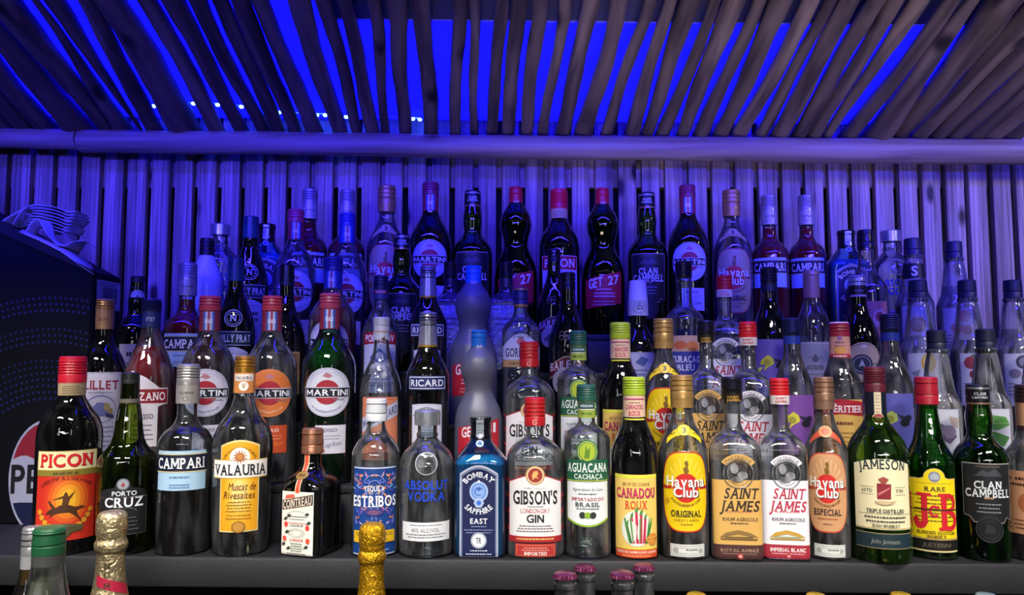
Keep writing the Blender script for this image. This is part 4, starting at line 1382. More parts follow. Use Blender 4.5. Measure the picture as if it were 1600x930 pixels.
def k_gordons():
    H = 262
    s = Shape(dup((0, 4), (32, 2), (37, 0), (39, 4), (39.5, 10), (39.5, 60), (39.5, 168), (38, 180), (31, 193), (21, 202), (15.5, 212), (14.5, 224), (14, 254)), n=3.6, nz=(165, 204), ry=0.8)
    cap = cap_screw(15.6, 226, H, 2)
    return dict(H=H, shape=s, glass=glass('#dfe6ec', '#48505c', 0.8), liq=(liquid('#e4e9ee', 1.0), 110),
                lathes=[('cap', cap, paint('#2a2c58', 0.35)), ('neck_ring', sleeve(16, 224, 16, 229), paint('#c89a4c', 0.35, 0.4)), ('cap_rim', sleeve(15.9, 257, 15.7, 260), paint('#c89a4c', 0.35, 0.4))],
                labels=[(s, dict(base=P(arch_pts(-38.5, 38.5, 108, 146, 26), '#d0d2de'), items=[R(-38.5, 38.5, 108, 121, '#c8a05c'), R(-38.5, 38.5, 121, 122, '#8a8ca0'), T('GORDON\'S', 0, 136, 64, 17, '#2c3050', 's'), T('LONDON DRY GIN', 0, 114.4, 52, 5.5, '#3c3830', 's'), E(0, 156, 9, 7, '#c86a70', 14)]))])


def k_baileys():
    H = 290
    s = Shape(dup(*flat_base(37), (38, 40), (38, 120), (38, 148), (36, 166), (29, 188), (21, 208), (16, 226), (14.5, 244), (14, 282)))
    it = [P([(-38, 108), (0, 128), (38, 128), (38, 104), (0, 102), (-38, 82)], '#a89878'), P([(-37, 106), (0, 125.6), (37, 126), (37, 106), (0, 104.4), (-37, 85.6)], '#6a1c2a'), T('BAILEYS', 0, 112, 64, 15, '#ece4dc', 's', 0.16),
          E(0, 80, 26, 24, '#b8aea8', 24), P([(-18, 74), (-4, 88), (14, 84), (20, 74), (0, 66)], '#5c5a66'), P([(-10, 70), (0, 80), (10, 70)], '#8a7a70')]
    gm = '#7a7068'
    return dict(H=H, shape=s, glass=glass('#2a1c18', '#060302'), liq=(liquid('#140a08', 0.2), 190),
                lathes=[('cap', cap_screw(14.8, 256, H, 3), paint('#120f12', 0.25))],
                labels=[(s, dict(base=None, items=[RG(-5, 170, 5, 4, gm), RG(5, 170, 5, 4, gm), RG(-5, 163, 5, 4, gm), RG(5, 163, 5, 4, gm)], name='print')), (s, dict(base=None, items=it))])


def k_almond():
    H = 236
    s = Shape(dup((0, 4), (36, 2), (41, 0), (43, 4), (43, 10), (43, 60), (43, 140), (41, 150), (30, 158), (20, 166), (15, 178), (14, 192), (13.6, 228)), n=6.0, nz=(140, 168), ry=0.8)
    gm = foil('#aab0bc', 120, 0.8)
    return dict(H=H, shape=s, glass=glass('#d8ccc4', '#3a2c28', 0.8), liq=(liquid('#2a0d08', 0.4), 190),
                lathes=[('cap', cap_knurl(14.8, 198, H), paint('#0f0f14', 0.3)), ('neck_sleeve', sleeve(14.6, 184, 14.8, 198), paint('#2a2a34', 0.35))],
                labels=[(s, dict(base=R(-42, 42, 6, 138, gm), items=[ML(0, 108, 2, 60, 12, '#6a6e7c', 6), RG(0, 60, 30, 28, '#74788a')], rough=0.4)), (s, dict(base=R(-42, 42, 138, 146, '#9aa0ac'), items=[], name='top_band', rough=0.3, metal=0.6))])


def k_noilly():
    H = 318
    s = Shape(dup(*flat_base(37), (38, 40), (38, 140), (38, 168), (36.5, 186), (31, 208), (24, 228), (18.5, 246), (15.5, 262), (14.6, 310)))
    sl = sleeve(15.6, 272, 15.2, 300)
    return dict(H=H, shape=s, glass=glass('#2c4a30', '#040a06'), liq=(liquid('#0a100a', 0.35), 210),
                lathes=[('cap', cap_plain(15.6, 298, H), paint('#1c3c4c', 0.35)), ('neck_sleeve', sl, paint('#1e4a58', 0.38))],
                labels=[(s, dict(base=None, items=[RG(0, 198, 17, 15, '#a8b0b8'), RG(0, 198, 12.6, 11.4, '#a8b0b8'), T('N', 0, 198, 13, 13, '#b8c0c8', 's')], name='emblem', off=0.5)),
                        (s, dict(base=R(-37.5, 37.5, 146, 172, '#16303c'), items=[R(-37.5, 37.5, 171, 172.4, '#b8bcc8'), R(-37.5, 37.5, 145, 146.4, '#b8bcc8'), T('NOILLY PRAT', 0, 159, 70, 14, '#dfe4e8', 's')], name='name_plate')),
                        (s, dict(base=P(arch_pts(-30, 30, 50, 132, 10), '#c4c6d4'), items=[FR(-28, 28, 52, 130, 0.8, '#50586c'), ML(0, 110, 2, 40, 12, '#30384c', 6), ML(0, 84, 5, 40, 6, '#606880', 1.6)]))])


def k_syrup(v='lemon'):
    H = 286
    s = Shape(dup(*flat_base(36), (37, 40), (37, 120), (37, 138), (36, 150), (31, 163), (27, 174), (23.5, 200), (19.5, 232), (17, 242), (18.4, 246), (18.4, 250), (15, 252), (14.5, 280)))
    cap = cap_screw(16.6, 250, H, 1)
    art = dict(lemon=('#e4e4ec', '#d0d2de', 0.65, 176, [E(6, 140, 13, 18, '#d8b850', 18), E(6, 140, 9, 13, '#e4d48c', 16), P([(-24, 120), (-8, 128), (-12, 112)], '#8a98a0')]),
               grape=('#e6e6e0', '#c8c0a8', 0.7, 160, [P([(-16, 140), (4, 128), (24, 110), (10, 96), (-10, 108)], '#6a5878'), E(8, 118, 14, 12, '#8c7c98', 16), E(-6, 106, 9, 9, '#54446a', 14), P([(10, 146), (30, 142), (26, 124), (14, 130)], '#b8a8a0')]),
               mint=('#50484c', '#0e0a0e', 0.25, 205, [P([(-28, 132), (-10, 148), (20, 144), (28, 130), (4, 120), (-18, 122)], '#5c9a4c'), P([(-20, 112), (0, 118), (26, 108), (14, 92), (-12, 94)], '#4c8a44'), P([(-14, 84), (10, 88), (24, 72), (0, 66)], '#66a454'), R(-26, 24, 132, 133, '#a8cc94')]),
               berry=('#e2dade', '#140c12', 0.25, 168, [E(-12, 140, 11, 12, '#9a3c48', 18), E(10, 130, 12, 13, '#a84a54', 18), E(-6, 118, 9, 9, '#8a2c3c', 16), P([(-14, 152), (-6, 158), (-4, 150)], '#5c7a50')]),
               black=('#e6e6ec', '#b8b4c4', 0.7, 190, [E(2, 142, 12, 13, '#4c4c5c', 18), E(2, 142, 7, 8, '#8c8ca0', 14), E(-12, 120, 10, 9, '#8a8090', 16), RG(8, 112, 10, 9, '#5c5c6c')]),
               milky=('#e8e8f0', '#c8c8dc', 0.5, 190, [E(8, 140, 14, 12, '#c87a6c', 16), E(-4, 116, 12, 10, '#c89080', 16), E(14, 112, 10, 10, '#b86a70', 14)]),
               red=('#e6e2e8', '#5c1410', 0.5, 142, [E(0, 120, 16, 16, '#8a3038', 18)]))[v]
    gl, lq, dn, lev, a = art
    labs = [(s, dict(base=R(-30, 30, 42, 142, '#d2d4de'), items=[FR(-29, 29, 43, 141, 0.6, '#a8acbc')] + [(q[0], [tuple((p[0], p[1] - 16) for p in t) for t in q[1]], q[2]) for q in a] + [ML(0, 56, 1, 40, 8, '#4c5064', 5), ML(-18, 84, 4, 14, 7, '#50546c', 1.6)]))]
    if v == 'red':
        labs.append((s, dict(base=R(-27, 27, 200, 232, '#14141c'), items=[T('S', 0, 216, 12, 20, '#d8dae4', 's')], name='neck_label')))
    return dict(H=H, shape=s, glass=glass(gl, '#787c90', 0.2, 1.9, 0.09), liq=(liquid(lq, dn), lev), lathes=[('cap', cap, paint('#20243c', 0.42)), ('neck_ring', sleeve(18.9, 244, 18.9, 249), glass('#c8ccd8', '#585c70'))], labels=labs)


def k_malibu():
    H = 280
    s = Shape(dup(*flat_base(34), (35, 40), (35, 140), (35, 170), (33, 190), (26, 212), (18, 232), (14.5, 246), (13.5, 272)))
    return dict(H=H, shape=s, glass=paint('#c8ccdc', 0.25), liq=None, lathes=[('cap', cap_screw(15, 240, H, 3), paint('#0e1018', 0.28))],
                labels=[(s, dict(base=None, items=[P([(-18, 110), (0, 150), (18, 110)], '#8a96b8'), ML(0, 86, 1, 44, 12, '#3c4468', 9), ML(0, 70, 3, 40, 7, '#5c648c', 2)], name='print'))])


def k_slim():
    H = 296
    s = Shape(dup(*flat_base(38), (39, 40), (39, 110), (38, 140), (33, 168), (25, 192), (18, 212), (15, 230), (13.6, 248), (13.2, 288)))
    return dict(H=H, shape=s, glass=glass('#2c1a16', '#060303'), liq=(liquid('#160907', 0.25), 240), lathes=[('cap', cap_plain(14.4, 262, H, 13.8), paint('#101018', 0.3)), ('neck_ring', sleeve(14.6, 256, 14.6, 262), paint('#3a3c4c', 0.3, 0.4))],
                labels=[(s, dict(base=R(-32, 32, 50, 130, '#8a6a3c'), items=[FR(-30, 30, 52, 128, 1, '#d8b868'), ML(0, 100, 1, 40, 10, '#2c1810', 9), ML(0, 84, 4, 40, 7, '#4a2c18', 2)]))])


def k_porto():
    H = 288
    s = Shape(dup(*flat_base(37), (38, 40), (38, 140), (38, 166), (35, 184), (26, 198), (18, 208), (16, 220), (17, 236), (14.5, 250), (13, 280)))
    cap = cap_plain(14, 236, H, 13)
    return dict(H=H, shape=s, glass=glass('#20221c', '#040404'), liq=(liquid('#080608', 0.2), 190),
                lathes=[('cap', cap, paint('#14161f', 0.5)), ('cap_rim', sleeve(14.4, 262, 14.2, 265), paint('#1c1e28', 0.5))],
                labels=[(cap, dict(base=E(0, 246, 13, 13, '#b8bcd0', 22), items=[RG(0, 246, 11, 10.2, '#484c6c'), RG(0, 246, 7.5, 6.8, '#585c7c'), E(0, 246, 3, 3, '#686c8c', 10), R(-7, 7, 226, 235, '#b0b4c8')], name='seal', off=1.6)),
                        (s, dict(base=R(-32, 32, 70, 150, '#b8b0a0'), items=[ML(0, 126, 1, 44, 10, '#2c2420', 8), ML(0, 112, 5, 44, 7, '#4c4440', 2)]))])


def k_whitecap():
    H = 282
    s = Shape(dup(*flat_base(33), (34, 40), (34, 120), (34, 142), (31, 158), (24, 174), (18, 188), (15.5, 204), (15, 270)))
    cap = Shape(dup((16, 212, 1), (19.5, 212, 1), (19, 244, 1), (18.2, 245, 1), (16, H - 2, 1), (15, H, 1), (0, H)))
    return dict(H=H, shape=s, glass=glass('#2c3040', '#060608'), liq=(liquid('#0a0a10', 0.25), 190), lathes=[('cap', cap, paint('#c4c4d0', 0.5))],
                labels=[(cap, dict(base=None, items=[RG(3, 228, 12, 11.2, '#50546c'), ML(3, 229, 2, 15, 5, '#50546c', 2.6), P([(0, 234), (2, 237), (5, 235), (4, 233)], '#50546c')], name='cap_print')),
                        (s, dict(base=R(-31, 31, 60, 140, '#c4c8d8'), items=[FR(-30, 30, 61, 139, 0.8, '#8a90ac'), P([(-8, 120), (4, 132), (18, 126), (8, 112)], '#5c6c9c'), ML(0, 104, 4, 44, 8, '#505878', 2)]))])


def k_curacao():
    H = 312
    s = Shape(dup(*flat_base(35), (36, 40), (36, 140), (36, 190), (34, 204), (25, 216), (17, 224), (14.5, 236), (14.3, 300)))
    return dict(H=H, shape=s, glass=glass('#d4dcf0', '#3c4468', 0.25), liq=(liquid('#2c44c8', 0.6), 180), lathes=[('cap', cap_knurl(15.4, 280, H), paint('#0f1018', 0.3))],
                labels=[(s, dict(base=R(-34, 34, 64, 168, '#c8a48c'), items=[E(-10, 150, 12, 8, '#c86c3c', 16), E(12, 148, 12, 9, '#d07a44', 16), R(-34, 34, 64, 138, '#3a4290'), T('CURA\u00c7AO', 0, 124, 54, 12, '#e4e4f0', 's'), T('BLEU', 0, 108, 32, 11, '#e4e4f0', 's'), ML(0, 90, 3, 40, 7, '#a8b0d8', 1.8)]))])


def k_fruit(v='violet'):
    H = 290
    cfg = dict(violet=('#7a4a9c', '#d4cc3c', 196, '#dcd8ec', '#18142c', 0.3), blue=('#5c5cb0', '#b8c860', 120, '#dcdcec', '#14121c', 0.3), dark=('#6a5aa8', '#c8c83c', 230, '#b8b8d0', '#0c0a14', 0.25))[v]
    s = Shape(dup(*flat_base(33), (34, 40), (34, 120), (34, 150), (32, 170), (25, 194), (18, 212), (14.5, 228), (13.8, 244), (13.4, 282)))
    lc, fl, lev, gl, lq, dn = cfg
    if v == 'violet': lev = 95
    it = [R(-33, 33, 56, 70, '#8c6a9c' if v == 'violet' else '#6c70b8'),
          P([(-18, 118), (-6, 128), (2, 122), (4, 112), (-6, 106), (-14, 98), (-10, 110), (-20, 110)], fl), E(-8, 114, 6, 6, '#9c9a3c', 12), P([(2, 122), (16, 118), (22, 110), (10, 112)], '#2c2c3c'), E(14, 108, 8, 6, '#1c1a28', 14), E(20, 116, 6, 5, '#24203c', 12), P([(-24, 104), (-14, 106), (-22, 96)], '#c8d060')]
    return dict(H=H, shape=s, glass=glass(gl, '#444a68', 0.2), liq=(liquid(lq, dn), lev),
                lathes=[('cap', cap_knurl(14.6, 258, H), paint('#141a3c' if v != 'dark' else '#14161f', 0.34)), ('neck_sleeve', sleeve(14.4, 244, 14.4, 258), paint('#24389a' if v != 'dark' else '#1c2038', 0.35))],
                labels=[(s, dict(base=R(-33, 33, 56, 156, lc), items=it))])


def k_sober():
    H = 300
    s = Shape(dup(*flat_base(33), (34, 40), (34, 140), (34, 172), (32, 192), (25, 214), (18, 230), (14.5, 244), (13.6, 256), (13.2, 292)))
    sl = sleeve(15.2, 246, 14.8, 286)
    return dict(H=H, shape=s, glass=glass('#e0e6ee', '#484e5c', 0.2), liq=(liquid('#aab0c0', 0.95), 160), lathes=[('cap', cap_screw(15.2, 284, H, 1), paint('#b09080', 0.34, 0.3)), ('neck_sleeve', sl, paint('#b48c7c', 0.4, 0.2))],
                labels=[(s, dict(base=R(-33, 33, 40, 160, '#9c9cac'), items=[R(-33, 33, 157, 158.4, '#c8c8d4'), P([(-6, 128), (0, 138), (6, 128), (3, 122), (-3, 122)], '#585c70'), R(-14, -7, 130, 131, '#585c70'), R(7, 14, 130, 131, '#585c70'), T('SOBER', 0, 112, 30, 8, '#4c5064', 's'), ML(0, 98, 4, 40, 8, '#6c7084', 1.6)]))])


def k_heritier():
    H = 276
    s = Shape(dup(*flat_base(35), (36, 40), (36, 130), (36, 150), (33.5, 166), (27, 186), (21, 202), (17.5, 218), (16, 228), (15.6, 266)))
    sl = sleeve(17.4, 214, 15.8, 254)
    gm = glass('#c8c0c4', '#6a5c64', 1.0)
    return dict(H=H, shape=s, glass=glass('#ece4e6', '#5c4c54', 0.3), liq=(liquid('#d8c8c4', 1.0), 150),
                lathes=[('cap', cap_screw(16.4, 252, H, 3), paint('#a8283c', 0.34)), ('cap_top', cap_plain(15.4, H - 4, H + 0.6), paint('#e0d4d8', 0.4)), ('neck_sleeve', sl, paint('#dca088', 0.45))],
                labels=[(sl, dict(base=None, items=[R(-17.6, 17.6, 214, 222, '#b82848'), ML(0, 217, 1, 28, 3, '#f0c8c8', 2.4), E(0, 228, 9, 6, '#dc9a4c', 14), E(0, 249, 4, 4, '#8a5c9c', 10), ML(0, 240, 1, 18, 4, '#7a4c7c', 3), ML(0, 235, 1, 18, 3, '#8a5c7c', 1.6)], name='neck_print')),
                        (s, dict(base=None, items=[RG(0, 172, 20, 18.6, gm, 0, 360, 0.4), A('HERITIER', 0, 150, 32, 140, 40, 6, gm)], name='embossing', off=0.8)),
                        (s, dict(base=R(-35.5, 35.5, 30, 146, '#dcb05c'), items=[P([(-36, 118), (0, 122), (36, 118), (36, 142), (0, 147), (-36, 142)], '#a82030'), T('L\'H\u00c9RITIER', 0, 132, 66, 14, '#f0e4e4', 's'), ML(0, 104, 1, 34, 9, '#6c3c24', 5), ML(0, 90, 4, 44, 7, '#8c5c34', 1.8)]))])


def k_cream():
    H = 290
    s = Shape(dup(*flat_base(37), (38, 40), (38, 120), (38, 150), (35.5, 172), (28, 196), (21, 214), (17, 230), (16, 244), (15.6, 280)))
    sl = sleeve(16.4, 248, 16.0, 270)
    return dict(H=H, shape=s, glass=glass('#1c2a18', '#040602'), liq=(liquid('#080a06', 0.25), 200),
                lathes=[('cap', cap_screw(16, 270, H, 2), paint('#b4b4bc', 0.3, 0.5)), ('neck_sleeve', sl, paint('#14161c', 0.35))],
                labels=[(sl, dict(base=None, items=[R(-16.6, 16.6, 248, 251.6, '#b0b0b8'), ML(0, 258, 1, 18, 4, '#7c7c88', 3)], name='neck_print')),
                        (s, dict(base=E(0, 122, 34, 38, '#c8b49c', 32), items=[RG(0, 122, 32, 31, '#4a3c34', 0, 360, 1.1), E(-4, 118, 19, 19, '#2c3448', 22), RG(-4, 118, 15, 13.6, '#a8b0c4'), P([(-10, 112), (-4, 128), (2, 112), (-4, 116)], '#b8c0d0'), ML(18, 118, 3, 16, 6, '#4c4038', 2), E(0, 152, 6, 4, '#e0d8d0', 12)]))])


def k_peach():
    H = 286
    s = Shape(dup(*flat_base(37), (38, 40), (38, 120), (38, 158), (35, 174), (26, 190), (18, 204), (14.5, 218), (13.8, 232), (13.4, 278)))
    return dict(H=H, shape=s, glass=glass('#e6e0dc', '#54484c', 0.2), liq=(liquid('#b07a3c', 0.9), 170), lathes=[('cap', cap_screw(15.2, 248, H, 2), paint('#10121c', 0.28))],
                labels=[(s, dict(base=R(-37, 37, 36, 142, '#c8846c'), items=[P([(4, 96), (10, 122), (24, 128), (34, 116), (30, 98), (16, 92)], '#d8b0a8'), E(20, 112, 9, 10, '#b85c54', 18), E(20, 112, 5, 6, '#8c3c3c', 14), P([(-28, 70), (-10, 84), (2, 74), (-12, 60)], '#d8c0b8'), P([(4, 52), (14, 66), (24, 60), (26, 42), (12, 44)], '#7c94b0'), ML(-12, 122, 1, 30, 9, '#6c3434', 5), ML(-12, 112, 3, 26, 6, '#8c4c48', 1.8)]))])


# foreground bottles on the lower shelf
def k_greencap():
    H = 300
    s = Shape(dup(*flat_base(44), (45, 40), (45, 140), (45, 176), (42, 196), (34, 216), (27, 232), (22, 250), (18.5, 270), (17.5, 292)))
    return dict(H=H, shape=s, glass=glass('#d4dcd4', '#4c5a50', 0.15), liq=(liquid('#cfcdb0', 0.15), 252), lathes=[('cap', cap_screw(19.5, 276, H, 2), paint('#1f5a38', 0.36)), ('neck_sleeve', sleeve(19.0, 262, 19.2, 277), paint('#5c605c', 0.35, 0.4))],
                labels=[(s, dict(base=R(-40, 40, 60, 168, '#dcd8c8'), items=[ML(0, 126, 1, 60, 12, '#5c6c34', 8), E(0, 100, 18, 16, '#d8c84c', 20)]))])


def k_silvercap():
    H = 300
    s = Shape(dup(*flat_base(38), (39, 40), (39, 150), (39, 180), (36, 200), (28, 218), (20, 234), (15.5, 250), (14.6, 290)))
    return dict(H=H, shape=s, glass=glass('#d8c08c', '#4a3a18'), liq=(liquid('#a87a1c', 0.8), 215), lathes=[('cap', cap_screw(15.4, 268, H, 3), paint('#a8a8ac', 0.3, 0.6)), ('neck_sleeve', sleeve(15.4, 236, 15.2, 269), paint('#b4b4b8', 0.35, 0.4))],
                labels=[(s, dict(base=R(-35, 35, 50, 160, '#d8c890'), items=[ML(0, 126, 1, 50, 14, '#2c3c6c', 9)]))])


def k_champagne(v='mumm'):
    H = 330
    s = Shape(dup(*flat_base(43), (44, 40), (44, 120), (43.5, 150), (40, 175), (33, 200), (26, 222), (20, 244), (16.5, 264), (15, 284), (14.5, 300)))
    g = '#dcc898' if v == 'mumm' else '#e0a820'
    # foil hood: neck sleeve, wire muselet bulge, domed cork top
    fo = Shape(dup((28, 214, 1), (28.4, 214, 1), (25, 228), (21, 244), (18.6, 260), (17.6, 276), (17.8, 284), (20.2, 288), (20.6, 294), (18.2, 299), (18.6, 304), (19.6, 312), (19.2, 322), (16.5, 328), (10, 330.5), (0, 331)))
    sl = Shape(dup((28.4, 214), (25, 228), (21, 244), (18.8, 260), (18.0, 276), (18.0, 282)))
    labs = []
    if v == 'mumm':
        labs = [(sl, dict(base=P([(-20, 250), (24, 236), (24, 247), (-20, 262)], '#b02440'), items=[], name='sash', rough=0.4)),
                (sl, dict(base=None, items=[T('M', -6, 271, 8, 6, '#3a2c1c', 's'), T('U', -6, 261, 8, 6, '#3a2c1c', 's'), T('M', -6, 250, 8, 6, '#3a2c1c', 's'), T('M', -6, 238, 8, 6, '#3a2c1c', 's')], name='print')),
                (sl, dict(base=R(-22, 22, 216, 226, '#1c1a18'), items=[T('CHAMPAGNE', 0, 221, 34, 5, '#b09a6c', 's')], name='collar'))]
    else:
        labs = [(sl, dict(base=R(-27, 27, 215, 236, '#d8cca4'), items=[ML(0, 224, 1, 24, 7, '#7a6a3c', 3)], name='collar'))]
    return dict(H=H, shape=s, glass=glass('#2c3c1c', '#060a04'), liq=(liquid('#0c1006', 0.3), 240), lathes=[('foil_hood', fo, foil(g, 150 if v == 'mumm' else 190, 0.9))], labels=labs)


def k_crown(col='#6a2a4c'):
    H = 262
    s = Shape(dup(*flat_base(30), (31, 40), (31, 120), (30, 140), (25, 165), (19, 190), (15, 215), (13.2, 235), (13, 244), (14.2, 246), (14.2, 250), (12.6, 252), (12.6, 258)))
    return dict(H=H, shape=s, glass=glass('#dfe0de', '#4c4a48', 0.2), liq=(liquid('#e0dcd4', 1.0), 205), lathes=[], crown=col, labels=[(s, dict(base=R(-28, 28, 50, 120, '#d8d0d8'), items=[ML(0, 86, 1, 38, 12, '#6a2c50', 8)]))])


KINDS = dict(picon=lambda: k_picon(True), picon_back=lambda: k_picon(False), cruz=k_cruz, campari=lambda: k_campari(105), campari_red=lambda: k_campari(222), valauria=k_valauria, cointreau=k_cointreau,
             estribos=k_estribos, absolut=k_absolut, bombay=k_bombay, gibsons=k_gibsons, aguacana=k_aguacana, canadou=k_canadou, havana=lambda: k_havana('original'), havana_back=lambda: k_havana('full'),
             especial=lambda: k_havana('especial'), sj_ambre=lambda: k_saintjames('ambre'), sj_blanc=lambda: k_saintjames('blanc'), jameson=k_jameson, jb=k_jb, clan=k_clan, honey=k_honey, lillet=k_lillet, cinzano=k_cinzano,
             m_rosso=lambda: k_martini('rosso'), m_fiero=lambda: k_martini('fiero'), m_dry=lambda: k_martini('dry'), m_rosato=lambda: k_martini('rosato'), m_bianco=lambda: k_martini('bianco'), m_clear=lambda: k_martini('clear'), m_dark=lambda: k_martini('dark'),
             marie=k_marie, ricard=lambda: k_ricard('front'), ricard_dark=lambda: k_ricard('dark'), get_green=lambda: k_get('green'), get_frost=lambda: k_get('frost'), poliakov=k_poliakov, gordons=k_gordons, baileys=k_baileys, almond=k_almond,
             noilly=k_noilly, lemon=lambda: k_syrup('lemon'), grape=lambda: k_syrup('grape'), mint=lambda: k_syrup('mint'), berry=lambda: k_syrup('berry'), black=lambda: k_syrup('black'), milky=lambda: k_syrup('milky'), syrup_red=lambda: k_syrup('red'),
             malibu=k_malibu, slim=k_slim, porto=k_porto, whitecap=k_whitecap, curacao=k_curacao, violet=lambda: k_fruit('violet'), blueviolet=lambda: k_fruit('blue'), darkviolet=lambda: k_fruit('dark'), sober=k_sober, heritier=k_heritier,
             cream=k_cream, peach=k_peach, greencap=k_greencap, silvercap=k_silvercap, mumm=lambda: k_champagne('mumm'), goldchamp=lambda: k_champagne('gold'), crown=k_crown, crown_yellow=lambda: k_crown('#b8941c'), crown_pale=lambda: k_crown('#8ca4b0'))
BUILT = {}


def crown_mesh(z, hexc):
    """Crown cap with 21 flutes."""
    vs, fs = [], []
    seg = 84
    prof = [(12.5, z - 5.5, 1.0), (14.6, z - 5.2, 1.0), (14.0, z - 3.2, 0.7), (13.2, z - 1.0, 0.0), (11.5, z, 0.0), (0.01, z + 0.5, 0.0)]
    for r, zz, k in prof:
        for j in range(seg):
            a = 2 * math.pi * j / seg
            rr = r + k * 1.1 * math.cos(21 * a)
            vs.append((rr * math.cos(a) * 0.001, rr * math.sin(a) * 0.001, zz * 0.001))
    for i in range(len(prof) - 1):
        for j in range(seg):
            k = (j + 1) % seg
            fs.append((i * seg + j, i * seg + k, (i + 1) * seg + k, (i + 1) * seg + j))
    return mesh_from('crown_cap', vs, fs, [paint(hexc, 0.28, 0.5)])


def kind_parts(key):
    """[(part name, mesh, index of the parent part or None)] of a bottle kind, built once."""
    if key in BUILT:
        return BUILT[key]
    k = KINDS[key]()
    s = k['shape']
    out = [('glass_body', s.mesh('glass_body', k['glass']), None)]
    if k.get('liq'):
        out.append(('liquid', s.mesh('liquid', k['liq'][0], 32, 2.2, None, k['liq'][1]), None))
    for name, sh, mat in k['lathes']:
        out.append((name, sh.mesh(name, mat), None))
    if k.get('crown'):
        out.append(('crown_cap', crown_mesh(k['H'] - 0.5, k['crown']), None))
    for sh, lab in k['labels']:
        label_parts(sh, lab, out)
    BUILT[key] = (k['H'], out)
    return BUILT[key]


def place(key, loc, ztop, label, group, turn=0.0, wide=1.0, tilt=0.0):
    """A bottle of a kind at loc, scaled so that its top comes at ztop; its front faces the camera, then turns by turn degrees."""
    H, parts = kind_parts(key)
    sz = (ztop - loc[2]) / (H * 0.001)
    root = empty('bottle', loc)
    root.scale = (sz * 1.03 * wide, sz * 1.03 * wide, sz)
    root.rotation_euler = (0, 0, -math.atan2(loc[0], loc[1]) * 0.75 + math.radians(turn))
    tag(root, label, 'bottle', group)
    made = []
    for name, me, par in parts:
        o = bpy.data.objects.new(name, me)
        C.objects.link(o)
        o.parent = made[par] if par is not None else root
        made.append(o)
    return root

# ------------------------------------------------------------------ the setting
SLOPE = -0.0088                                # the shelves drop a little to the right
rowY = [1.20, 1.30, 1.40, 1.50, 1.59]
rowZ = [0.0, 0.09, 0.18, 0.27, 0.345]
WALL_Y = 1.70


def shelf_z(row, x):
    return rowZ[row] + SLOPE * x


pine = wood('pine_boards', '#c4b29c', '#8c7862', '#2c2018', (210.0, 210.0, 4.0), pitch=0.0525, seed=3.0)
pole_wood = wood('pole_wood', '#807059', '#453b31', '#16110d', (30.0, 30.0, 4.0), None, 0.75, True, 1.0)
log_wood = wood('log_wood', '#b5a38e', '#8f7d6b', '#3a2c22', (3.0, 60.0, 60.0), None, 0.55, True, 2.0)
black_board = paint('#1d1d22', 0.55, 0, 0.15)

# board wall: vertical boards with open gaps, a batten and a dark back
bm = bmesh.new()
p0 = at(49, 300, WALL_Y).x
pitch = 0.0525
k0 = -22
for k in range(k0, 52):
    x = p0 + k * pitch
    rnd = random.Random(k)
    wd = pitch - 0.0120 - rnd.uniform(0, 0.0015)
    y = WALL_Y + rnd.uniform(-0.0015, 0.0015)
    box_bm(bm, x + 0.0060, x + 0.0060 + wd, y, y + 0.018, -1.05, 0.86, 0.0012)
wall = bm_obj('wall_back', bm, pine)
tag(wall, kind='structure')
bm = bmesh.new()
box_bm(bm, -1.6, 1.8, WALL_Y + 0.06, WALL_Y + 0.08, -1.05, 0.86)
o = bm_obj('wall_back_lining', bm, paint('#0b0b10', 0.8))
tag(o, kind='structure')
za, zb = at(800, 247, WALL_Y).z, at(800, 290, WALL_Y).z
bm = bmesh.new()
box_bm(bm, -1.6, 1.8, WALL_Y + 0.020, WALL_Y + 0.045, zb, za + 0.06)
o = bm_obj('trim_1', bm, pine)
tag(o, kind='structure')
bm = bmesh.new()
box_bm(bm, -1.6, 1.8, -1.8, WALL_Y + 0.1, -1.08, -1.05)
o = bm_obj('floor', bm, paint('#3a3632', 0.6, 0, 0.1))
tag(o, kind='structure')

# round log beam in two lengths along the top of the wall
def log(name, pts, label):
    """pts: (px, top y, bottom y) in the photo, at depth 1.63."""
    D = 1.63
    seg, vs, fs = 28, [], []
    rings = []
    for px, t, b in pts:
        c = at(px, (t + b) / 2, D)
        r = (at(px, t, D).z - at(px, b, D).z) / 2
        rings.append((c, r))
    fine = []
    for i in range(len(rings) - 1):
        n = max(2, int((rings[i + 1][0] - rings[i][0]).length / 0.03))
        for j in range(n):
            f = j / n
            fine.append((rings[i][0].lerp(rings[i + 1][0], f), rings[i][1] * (1 - f) + rings[i + 1][1] * f))
    fine.append(rings[-1])
    rnd = random.Random(len(label))
    for n, (c, r) in enumerate(fine):
        for j in range(seg):
            a = 2 * math.pi * j / seg
            rr = r * (1 + 0.025 * math.sin(3 * a + c.x * 9) + 0.02 * math.sin(c.x * 23 + a))
            vs.append((c.x, c.y + rr * math.cos(a), c.z + rr * math.sin(a)))
    for i in range(len(fine) - 1):
        for j in range(seg):
            k = (j + 1) % seg
            fs.append((i * seg + j, i * seg + k, (i + 1) * seg + k, (i + 1) * seg + j))
    fs.append(tuple(range(seg)))
    fs.append(tuple((len(fine) - 1) * seg + j for j in reversed(range(seg))))
    o = link(name, mesh_from(name, vs, fs, [log_wood]))
    tag(o, label, 'beam', 'log beams along the top of the board wall')
    return o


log('log_beam', [(-160, 199, 228), (0, 202, 231), (124, 202, 234)], 'short round log beam end above the dark carton, left of the joint')
log('log_beam', [(127, 203, 238), (400, 206, 241), (800, 212, 248), (1200, 215, 253), (1600, 219, 258), (1760, 221, 260)], 'long pale round log beam lying along the top of the board wall')

